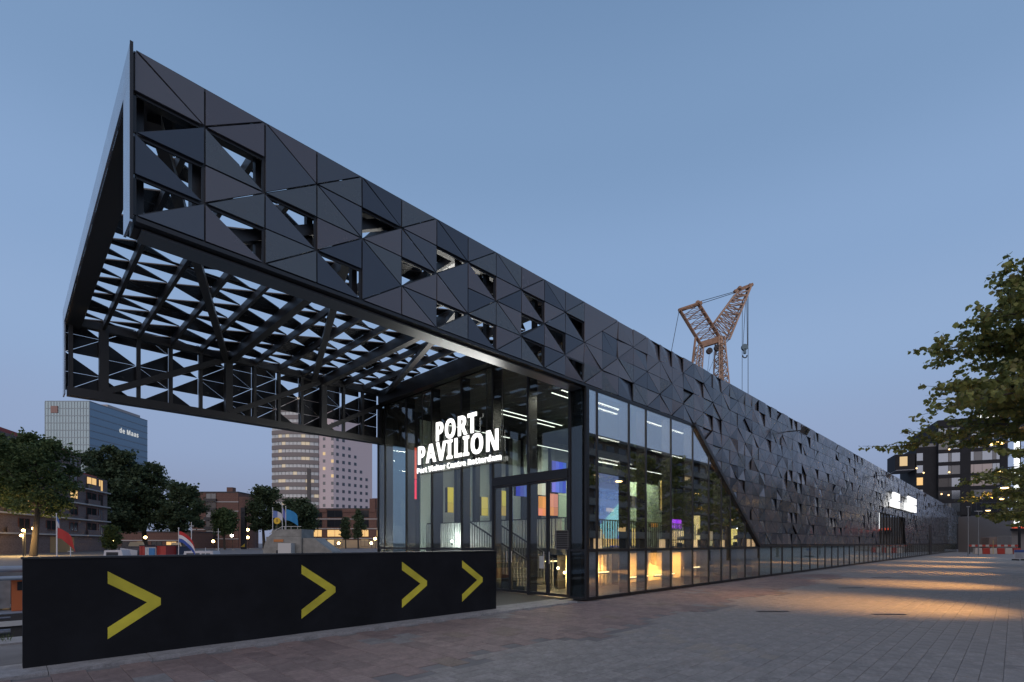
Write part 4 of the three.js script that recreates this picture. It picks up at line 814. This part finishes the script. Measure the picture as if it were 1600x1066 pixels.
for (const [px0, px1, py, D, label] of [[200, 227, 847, 92, 'cream awning lit from below by the warm lamp'], [266, 285, 848, 92, 'cream awning right of the red containers'], [508, 524, 852, 140, 'pale parasol row before the lit shops, nearer the hull']]) {
  const k = D / F, t = standing('awning', label, 'awning', (px0 + px1) / 2, D, 0, 'lit awnings on the quay'), w = (px1 - px0) * k, y = 1.6 + (HZ - py) * k;
  part('canvas', [flat([[-w / 2, y - 0.9], [w / 2, y - 0.9], [w / 2 - 0.4, y], [-w / 2 + 0.4, y]], 0.08)], std(0.62, 0.52, 0.36), t);
  part('post', [-1, 1].map((s) => rod(V(s * w * 0.45, 0, -0.1), V(s * w * 0.45, y - 0.9, -0.1), 0.05)), M.steel, t);
}
{ const k = 135 / F, t = standing('dark_post', 'thick dark pillar carrying two bright lamps beside the brown brick flats', 'pillar', 379, 135.5); part('shaft', [span(-3 * k, 3.4 * k, 0, 1.6 + (HZ - 793) * k, -1, 0)], std(0.025, 0.027, 0.035), t); part('warning_mark', [flat([[-0.5, 0.6], [0.6, 0.6], [0.6, 1.5]], 0.05).translate(0, 0, 0.02)], std(0.6, 0.42, 0.05), t); }
for (const [px, top, D, label] of [[299, 816, 52, 'thin mast with lights right of the striped flag'], [321, 856, 47, 'short white mast by the small boats'], [341, 826, 60, 'slim pale mast below the small green tree'], [110, 855, 47, 'short white mooring post behind the black wall']]) {
  const k = D / F, t = standing('mast', label, 'mast', px, D); part('pole', [rod(V(0, 0, 0), V(0, 1.6 + (HZ - top) * k, 0), 0.05, 0.03)], M.whitePaint, t); part('spreader', [box(0.5, 0.04, 0.04, 0, 1.6 + (HZ - top) * k - 0.4, 0)], M.whitePaint, t);
}
for (const [px, D, w, label, c] of [[303, 50, 2.2, 'small white motor boat cabin behind the wall, right of the striped flag', [0.5, 0.5, 0.5]], [322, 49, 1.4, 'small boat cabin with pale rails left of the grey hull', [0.4, 0.42, 0.45]], [176, 56, 2.2, 'small white motor boat cabin left of the dark container', [0.55, 0.55, 0.55]]]) {
  const t = standing('small_boat', label, 'boat', px, D, 0, null, -1.7);
  part('hull', [flat([[-w, 0], [w, 0], [w * 1.3, 1.3], [-w * 1.15, 1.1]], 1.6).translate(0, 0, -1.6)], std(...c), t);
  part('cabin', [flat([[-w * 0.6, 1.3], [w * 0.55, 1.3], [w * 0.35, 2.55], [-w * 0.5, 2.5]], 1.2).translate(0, 0, -1.4)], std(0.5, 0.5, 0.52), t);
  part('cabin_window', [span(-w * 0.4, w * 0.2, 1.9, 2.3, -0.19, -0.17)], winDark, t);
}
{ // moored work boat seen in the gap left of the black wall
  const t = thing('work_boat', 'moored work boat with orange cabin and blue grey rails left of the black wall', 'boat', [-13.2, -1.7, -13.6]), bg = std(0.2, 0.25, 0.33, { roughness: 0.5 });
  part('hull', [flat([[-9, 0], [3.6, 0], [4.6, 1.1], [-9.6, 1.1]], 3.4).translate(0, 0, -3.4)], std(0.03, 0.03, 0.035), t);
  part('rubbing_strake', [span(-9.5, 4.2, 0.75, 0.9, 0, 0.1)], std(0.4, 0.42, 0.45), t);
  part('deck_band', [span(-9.5, 4.2, 1.11, 1.14, -3.3, -0.1)], bg, t);
  part('cabin', [span(2.07, 4.0, 1.15, 2.15, -2.6, -0.5)], std(0.38, 0.1, 0.03, { roughness: 0.6 }), t);
  part('cabin_window', [span(2.2, 3.4, 1.8, 2.08, -0.499, -0.48)], winDark, t);
  part('painted_panel', [span(-3.5, 2.05, 1.2, 2.1, -2.4, -1.0)], std(0.4, 0.45, 0.48, { map: smear }), t);
  part('rail', [rod(V(-9, 2.22, -0.3), V(4, 2.2, -0.3), 0.07), rod(V(-9, 2.46, -1.2), V(4, 2.46, -1.2), 0.1)], bg, t);
  const r = thing('mooring_rail', 'low steel rails on the quay left of the black wall', 'railing', [-13.4, 0, -5.4]);
  part('rail', [rod(V(-6, 0.12, 0), V(2.2, 0.16, 0), 0.025), rod(V(-6, -0.12, 0.1), V(2.2, -0.1, 0.1), 0.06)], std(0.13, 0.14, 0.17, { metalness: 0.6, roughness: 0.4 }), r);
  part('post', [-5, -3, -1, 1].map((x) => rod(V(x, -1.7, 0), V(x, 0.18, 0), 0.05)), M.steel, r);
  const g = thing('grass_tuft', 'grass tuft at the quay edge left of the black wall', 'grass', [-11.5, 0, -3.3]);
  part('blades', [flat([[0, 0], [0.01, 0], [0.005, 0.01]], 0.002), ...Array.from({ length: 60 }, () => { const x = rr(-0.3, 0.3), z = rr(-0.12, 0.12); return rod(V(x, 0, z), V(x + rr(-0.06, 0.06), rr(0.06, 0.2), z + rr(-0.05, 0.05)), 0.004, 0.001, 3); })], farLeaves[0], g, null, 'stuff');
}
// ---------- harbour crane behind the pavilion ----------
{
  const D = 62, k = D / F, o = standing('harbour_crane', 'rusty orange lattice harbour crane rising behind the pavilion roof', 'crane', 1118, D, 0, null, 0);
  const P = (px, py, z = 0) => V((px - 1118) * k, 1.6 + (HZ - py) * k, z), rust = std(0.48, 0.29, 0.19, { roughness: 0.8, map: stainTex }), pale = std(0.62, 0.42, 0.3, { roughness: 0.8, map: stainTex }), dark = std(0.05, 0.045, 0.045);
  // a lattice between two quads of corners
  const lattice = (A, B, n, r, cross = 0.6) => {
    const g = [];
    for (let i = 0; i < 4; i++) g.push(rod(A[i], B[i], r, r, 5));
    for (let s = 0; s < n; s++) for (let i = 0; i < 4; i++) { const j = (i + 1) % 4, p = (q, f) => A[q].clone().lerp(B[q], f); g.push(rod(p(i, s / n), p(j, (s + 1) / n), r * cross, r * cross, 4)); g.push(rod(p(i, s / n), p(j, s / n), r * cross, r * cross, 4)); if (s % 2) g.push(rod(p(j, s / n), p(i, (s + 1) / n), r * cross, r * cross, 4)); }
    return g;
  };
  const quad = (a, b, d0, d1) => [P(...a, d0), P(...b, d0), P(...b, d1), P(...a, d1)];
  part('jib', lattice(quad([1114, 508], [1136, 534], 0.7, -1.2), quad([1151, 457], [1172, 449], 0.5, -0.6), 11, 0.085), pale, o);
  part('jib_head', [bar(P(1147, 456), P(1176, 445), 0.45, 0.3), bar(P(1154, 452, 0.5), P(1154, 452, -0.6), 0.3), bar(P(1170, 448, 0.5), P(1170, 448, -0.6), 0.3)], rust, o);
  part('jib_chord', [bar(P(1136, 534, 0.72), P(1171, 450, 0.52), 0.24, 0.16)], pale, o);
  part('back_mast', [...lattice(quad([1062, 486], [1091, 476], 0.4, -0.2), quad([1095, 540], [1123, 527], 0.4, -0.2), 7, 0.06), bar(P(1062, 485, 0.1), P(1096, 540, 0.1), 0.22, 0.2), bar(P(1092, 476, 0.1), P(1124, 527, 0.1), 0.3, 0.24)], rust, o);
  part('mast_head', [bar(P(1060, 486, 0.1), P(1096, 474, 0.1), 0.36, 0.36), ball(0.3, ...P(1090, 474, 0.1).toArray())], rust, o);
  part('cross_beam', [bar(P(1095, 540, 0.1), P(1124, 531, 0.1), 0.55, 0.7), bar(P(1096, 536, -0.4), P(1126, 528, -0.4), 0.3, 0.4)], rust, o);
  part('leg', lattice(quad([1121, 528], [1130, 528], 0.5, -0.6), quad([1118, 700], [1140, 700], 1.6, -1.6), 16, 0.085), pale, o);
  part('leg', [bar(P(1125, 528, 0.3), P(1127, 700, 0.6), 0.4, 0.3)], pale, o);
  part('leg', lattice(quad([1090, 540], [1098, 542], 0.4, -0.6), quad([1066, 700], [1082, 700], 1.6, -1.6), 16, 0.07), pale, o);
  part('leg', [bar(P(1086, 528, 0.2), P(1074, 620, 0.4), 0.24, 0.2)], rust, o);
  for (const [px, py, r] of [[1106, 551, 4.6], [1118, 546.5, 4.6]]) part('sheave', [new THREE.CylinderGeometry(r * k, r * k, 0.35, 20).rotateX(Math.PI / 2).translate(...P(px, py, 0.5).toArray()), new THREE.CylinderGeometry(r * k * 0.3, r * k * 0.3, 0.5, 10).rotateX(Math.PI / 2).translate(...P(px, py, 0.5).toArray())], dark, o);
  part('stay_cable', [rod(P(1091, 472), P(1151, 455), 0.035), rod(P(1094, 475), P(1153, 456), 0.035), rod(P(1061, 487), P(1047, 560), 0.035), rod(P(1106, 555, 0.5), P(1098, 640, 0.5), 0.02), rod(P(1118, 552, 0.5), P(1090, 620, 0.5), 0.02), rod(P(1112, 552, 0.5), P(1112, 640, 0.5), 0.02), rod(P(1120, 552, 0.5), P(1119, 640, 0.5), 0.02)], M.steel, o);
  part('hoist_cable', [rod(P(1166, 456), P(1161, 542), 0.028), rod(P(1167, 456), P(1168, 542), 0.04), rod(P(1160, 470), P(1159.6, 640), 0.028), rod(P(1169, 462), P(1169, 640), 0.035)], M.steel, o);
  const hk = part('hook_block', [new THREE.CylinderGeometry(5 * k, 5 * k, 0.3, 18).rotateX(Math.PI / 2).translate(...P(1163.5, 543).toArray()), bar(P(1163.5, 545), P(1164, 553), 0.3, 0.25)], std(0.13, 0.2, 0.24, { roughness: 0.5 }), o);
  part('hook', [new THREE.TorusGeometry(3.2 * k, 0.07, 8, 16, Math.PI * 1.15).rotateZ(Math.PI * 0.95).translate(...P(1164, 556).toArray())], dark, hk);
}
// ---------- street end at the right: black hotel, lamps, barriers ----------
{
  const D = 126, k = D / F, a = 0.43, o = standing('black_hotel', 'black hotel block with broad window bands at the end of the street', 'hotel', 1575, D, Math.PI - a + Math.PI);
  // local x runs to the right and nearer; the right corner of its front stands at px 1575
  const dx = (px) => { const t = (px - 800) / F, X = 775 * k, ca = Math.cos(-a), sa = Math.sin(-a); return (t * D - X) / (ca - t * sa) ; };
  const hTop = 1.6 + (HZ - 648) * k, st = 20.3 * k, skin = std(0.012, 0.014, 0.019, { roughness: 0.8, map: stainTex }), pane = std(0.22, 0.26, 0.31, { metalness: 0.85, roughness: 0.12 }), warm = std(0.26, 0.24, 0.24, { metalness: 0.6, roughness: 0.2 });
  const L = dx(1466), LL = dx(1433);
  part('body', [span(L, 0, 0, hTop, -22, -0.25)], skin, o);
  part('wing', [span(LL, L - 0.01, 0, hTop - 6.6, -16, -1.0)], skin, o);
  part('glass_parapet', [span(LL, L - 0.05, hTop - 6.6, hTop - 5.8, -1.3, -1.1)], dimWin, o);
  for (let j = 0; j < 8; j++) {
    const y0 = hTop - 3.0 - st * j - 1.5, y1 = y0 + 2.25;
    part('spandrel', [span(L, 0.0, y1 + 0.02, y1 + st - 2.28, -0.24, 0.0)], skin, o);
    const xs = [[1467, 1482], [1482.5, 1487], [1487.5, 1501], [1517, 1522], [1522.5, 1535], [1535.5, 1551], [1551.5, 1557], [1557.5, 1563]];
    xs.forEach(([p0, p1], i) => { const w = part('window', [span(dx(p0), dx(p1), y0, y1, -0.18, -0.12)], (j === 3 || j === 4) && i > 2 && i < 6 ? warm : (j === 4 && i < 2) || (j === 5 && i < 2) ? winDark : rnd() < 0.3 ? dimWin : pane, o); w.rotation.y = 0; });
  }
  for (const [p0, p1] of [[1501, 1517], [1563, 1575]]) part('pier', [span(dx(p0), dx(p1), 9, hTop, -0.2, 0.06)], skin, o);
  for (let j = 0; j < 5; j++) { const y0 = hTop - 10.2 - st * j; part('window', [span(dx(1434.5), dx(1444), y0, y0 + 2.0, -1.0, -0.94)], j === 2 ? litWin[0] : pane, o); }
  part('projecting_room', [span(dx(1400), dx(1431), hTop - 12.4, hTop - 8.2, -9, -0.6)], skin, o);
  part('room_window', [span(dx(1407), dx(1419), hTop - 11.4, hTop - 8.9, -0.6, -0.55)], litWin[1], o);
  part('room_soffit', [span(dx(1401), dx(1430), hTop - 12.6, hTop - 12.42, -9, -0.4)], std(0.25, 0.26, 0.28), o);
  part('ground_floor', [span(dx(1510), dx(1572), 0.2, 7.6, -0.24, -0.05)], std(0.05, 0.06, 0.06, { roughness: 0.15 }), o);
  for (let i = 0; i < 6; i++) part('window', [span(dx(1518 + i * 8.4), dx(1525 + i * 8.4), 9.0, 11.8, -0.03, 0.08)], winDark, o);
  for (let i = 0; i < 8; i++) part('shop_window', [span(dx(1512 + i * 7.4), dx(1518.5 + i * 7.4), 0.6, 6.6, -0.05, 0.02)], std(0.06, 0.075, 0.075, { roughness: 0.1 }), o);
  const g2 = new THREE.Group(); g2.name = 'roof_sign'; o.add(g2);
  textLine(g2, 'mainport', dx(1526), dx(1561), hTop - 0.4, 2.6, 0.1, glow(1, 1, 0.98, 1.3), "letter", 0.2);
  [[1432, 725, 1], [1443, 733, 1], [1483, 734, 1], [1483, 697, 1], [1471, 769, 1], [1482, 771, 1], [1529, 746, 1]].forEach(([px, py]) => part('room_lamp', [ball(0.2, dx(px), 1.6 + (HZ - py) * k, 0.2, 8)], glow(1, 0.65, 0.3, 3), o));
  part('side_face', [span(0.001, 0.12, 0, hTop - 0.5, -21, -0.4)], std(0.3, 0.31, 0.33, { metalness: 0.5, roughness: 0.3 }), o);
}
{ // white light banner
  const D = 78, k = D / F, o = standing('light_banner', 'tall narrow white light banner on a dark mast behind the street trees', 'light banner', 1590.5, D);
  part('light_box', [span(-3 * k, 3 * k, 1.6 + (HZ - 823) * k, 1.6 + (HZ - 690) * k, -0.3, 0)], glow(0.95, 0.98, 1, 1.8), o);
  part('mast', [span(3.2 * k, 5 * k, 0, 1.6 + (HZ - 686) * k, -0.3, 0)], M.steel, o);
  const b = standing('grey_pavilion_block', 'grey street building with a red lit strip right of the barriers', 'building', 1605, 84);
  part('wall', [span(-2.6, 8, 0, 6.5, -10, 0)], std(0.2, 0.19, 0.19), b); part('lit_strip', [span(-2.5, 8, 4.1, 4.5, 0.01, 0.1)], glow(0.9, 0.12, 0.06, 0.7), b); part('canopy', [span(-2.8, 8, 3.7, 4.0, 0.003, 1.2)], M.steel, b);
}
// warm hanging lamps in a row over the street
const spotLabels = ['street lamp nearest the camera, lighting the nearest warm pool on the paving', 'lit warm hanging street lamp right of the hotel, above the second tree', 'street lamp third along the street, in the foliage', 'street lamp fourth along the street, in the foliage', 'street lamp fifth along the street', 'small lit warm street lamp low before the hotel front'];
[[4.9, 4.2, 8.75, 5.85], [13.9, 5.2, 7.9, 5.8], [24, 5.2, 7.9, 5.2], [34.5, 5.2, 7.9, 4.6], [46, 5.2, 7.6, 4.6], [65, 5.2, 6.3, 4.6]].forEach(([x, y, z, zt], i) => {
  const o = thing('street_lamp', spotLabels[i], 'street lamp', [x, 0, z], 0, 'warm street lamps along the street');
  const post = 3.6;
  part('pole', [rod(V(0, -0.03, post), V(0, y + 0.5, post), 0.075, 0.05, 10)], M.steel, o);
  part('arm', [rod(V(0, y + 0.45, post), V(0, y + 0.16, 0), 0.032, 0.024)], M.steel, o);
  part('lamp_shade', [new THREE.LatheGeometry([[0.03, 0.2], [0.1, 0.17], [0.3, 0.06], [0.34, 0.0], [0.33, 0.0], [0.28, 0.045], [0.09, 0.14]].map((p) => new THREE.Vector2(...p)), 24).translate(0, y, 0)], std(0.05, 0.05, 0.05, { side: THREE.DoubleSide, roughness: 0.5 }), o);
  part('bulb', [new THREE.SphereGeometry(0.2, 16, 10).scale(1, 0.28, 1).translate(0, y - 0.01, 0)], glow(1, 0.62, 0.24, 9), o);
  const l = new THREE.SpotLight(0xffb765, i ? 330 : 290, 0, i ? 0.55 : 0.62, 1); l.position.set(0, y - 0.005, 0); l.target.position.set(0, 0, zt - z); l.castShadow = true; l.shadow.radius = 16; o.add(l, l.target);
});
// street-end furniture
for (const [px, py, D, label] of [[1513, 792, 62, 'tall thin grey lamp post before the hotel, left of two'], [1529, 799, 66, 'grey lamp post with a flat head before the hotel, right of two']]) {
  const k = D / F, h = 1.6 + (HZ - py) * k, o = standing('lamp_post', label, 'lamp post', px, D);
  part('pole', [rod(V(0, 0, 0), V(0, h, 0), 0.07, 0.05)], std(0.16, 0.17, 0.18), o); part('lamp_head', [box(px > 1520 ? 0.8 : 0.16, 0.1, 0.3, 0, h, 0)], std(0.3, 0.31, 0.33), o);
}
{
  const D = 74, k = D / F, redB = std(0.34, 0.045, 0.032, { roughness: 0.5 }), whB = std(0.42, 0.39, 0.36, { roughness: 0.5 });
  const labels = ['red and white striped barrier plank on the left above the plastic blocks', 'red and white striped barrier plank on the right above the plastic blocks'];
  [[1513, 1551], [1553, 1591]].forEach(([p0, p1], q) => {
    const o = standing('barrier_plank', labels[q], 'barrier', (p0 + p1) / 2, D, 0, 'striped barrier planks across the street'), w = (p1 - p0) * k, n = 7;
    for (let i = 0; i < n; i++) part('stripe', [span(-w / 2 + w * i / n, -w / 2 + w * (i + 1) / n, 1.1, 1.38, -0.02, i % 2 ? 0.021 : 0.02)], i % 2 ? whB : redB, o);
    for (const s of [-1, 1]) part('post', [rod(V(s * w * 0.44, 0, -0.06), V(s * w * 0.44, 1.45, -0.06), 0.04)], M.steel, o);
  });
  const cols = ['white', 'red', 'white', 'red', 'white', 'red'], where = ['at the left end of the row', 'second from the left of the row', 'third of the row, lit warm', 'fourth of the row, beside the post', 'fifth of the row', 'at the right end of the row, by the blue sign'];
  [1526, 1538, 1549, 1561, 1573, 1586].forEach((px, i) => {
    const o = standing('barrier_block', cols[i] + ' plastic barrier block ' + where[i], 'barrier', px, D + 0.4);
    const g = new THREE.ExtrudeGeometry(new THREE.Shape([[-0.52, 0], [0.52, 0], [0.5, 0.35], [0.46, 0.85], [-0.46, 0.85], [-0.5, 0.35]].map((p) => new THREE.Vector2(...p))), { depth: 0.35, bevelEnabled: true, bevelSize: 0.03, bevelThickness: 0.03, bevelSegments: 2 });
    part('body', [g], i % 2 ? redB : whB, o); part('foot', [span(-0.5, -0.2, -0.04, 0.02, -0.1, 0.5), span(0.2, 0.5, -0.04, 0.02, -0.1, 0.5)], M.steel, o);
  });
  const s = standing('site_board', 'blue and white information board standing on the pavement at the right edge', 'sign board', 1594, 47), kk = 47 / F;
  part('board', [span(-9 * kk, 9 * kk, 0.12, 0.98, -0.03, 0)], std(0.46, 0.48, 0.52), s); part('blue_header', [span(-9 * kk, 9 * kk, 0.74, 0.97, 0.002, 0.012)], std(0.06, 0.12, 0.36), s); part('text_line', Array.from({ length: 4 }, (_, i) => span(-7 * kk, (5 - i) * kk, 0.24 + i * 0.11, 0.27 + i * 0.11, 0.002, 0.008)), std(0.2, 0.22, 0.3), s); part('foot', [span(-8 * kk, -6 * kk, -0.02, 0.12, -0.3, 0.3), span(6 * kk, 8 * kk, -0.02, 0.12, -0.3, 0.3)], M.steel, s);
  const c = standing('metro_entrance', 'brown stone metro entrance with a mesh railing behind the barriers', 'entrance', 1566, 82), k2 = 82 / F;
  part('stone_cheek', [flat([[-22 * k2, 0], [-8 * k2, 0], [-8 * k2, 1.6 + 10 * k2], [-20 * k2, 1.6 + 9 * k2]], 1.5).translate(0, 0, -1.5)], std(0.2, 0.15, 0.13, { map: stainTex }), c);
  part('railing', [bar(V(-7.5 * k2, 1.6 + 11 * k2, 0), V(24 * k2, 1.6 + 11 * k2, 0), 0.08), ...Array.from({ length: 16 }, (_, i) => rod(V((-7 + i * 2) * k2, 0, 0), V((-7 + i * 2) * k2, 1.6 + 11 * k2, 0), 0.025)), bar(V(-7.5 * k2, 1.0, 0), V(24 * k2, 1.0, 0), 0.05)], std(0.3, 0.3, 0.3, { metalness: 0.6, roughness: 0.4 }), c);
  const p = standing('barrier_post', 'thin lamp-lit post between the two striped barrier planks', 'post', 1552, D - 0.6); part('shaft', [rod(V(0, 0, 0), V(0, 2.0, 0), 0.035)], std(0.4, 0.3, 0.1), p);
}
// ---------- across the street, behind and beside the camera: what glass and panels mirror ----------
const litShop = glow(1, 0.66, 0.34, 0.8);
function acrossBlock(label, x0, x1, z, h, stories, m, lit) {
  const t = thing('street_block', label, 'apartment building', [(x0 + x1) / 2, 0, z]), w = x1 - x0, s = h / stories;
  part('wall', [span(-w / 2, w / 2, 0, h, 0.1, 14)], m, t);
  part('roof_edge', [span(-w / 2 - 1, w / 2 + 1, h, h + 0.5, -1.5, 14)], std(0.1, 0.1, 0.1), t);
  for (let j = 1; j < stories; j++) { part('balcony_band', [span(-w / 2, w / 2, s * j - 0.2, s * j + 0.9, -1.2, -0.9)], std(0.24, 0.21, 0.17), t); part('floor_slab', [span(-w / 2, w / 2, s * j - 0.35, s * j - 0.21, -1.2, 0.1)], std(0.2, 0.19, 0.18), t); }
  const n = Math.round(w / 4);
  for (let j = 0; j < stories; j++) for (let i = 0; i < n; i++) part('window', [span(-w / 2 + 4 * i + 0.6, -w / 2 + 4 * i + 3.2, s * j + 0.6, s * (j + 1) - 0.5, 0.02, 0.09)], rnd() < (j ? lit : 0.3) ? (j ? litWin[Math.floor(rnd() * 2)] : litShop) : winDark, t);
}
acrossBlock('brown balcony flats across the street, seen only as a reflection in the side glass', 60, 128, 46, 20.5, 7, std(0.16, 0.12, 0.095), 0.07);
acrossBlock('dark flats across the street farther left, mirrored in the panelled facade', 132, 190, 48, 20, 6, std(0.12, 0.1, 0.09), 0.07);
acrossBlock('long flats far down the street on the right, mirrored in the far facade panels', 195, 330, 40, 24, 7, std(0.15, 0.12, 0.1), 0.12);
acrossBlock('low brick flats across the street beside the camera, mirrored in the panels', 14, 55, 44, 17, 5, std(0.15, 0.11, 0.09), 0.06);

renderer.render(scene, camera);
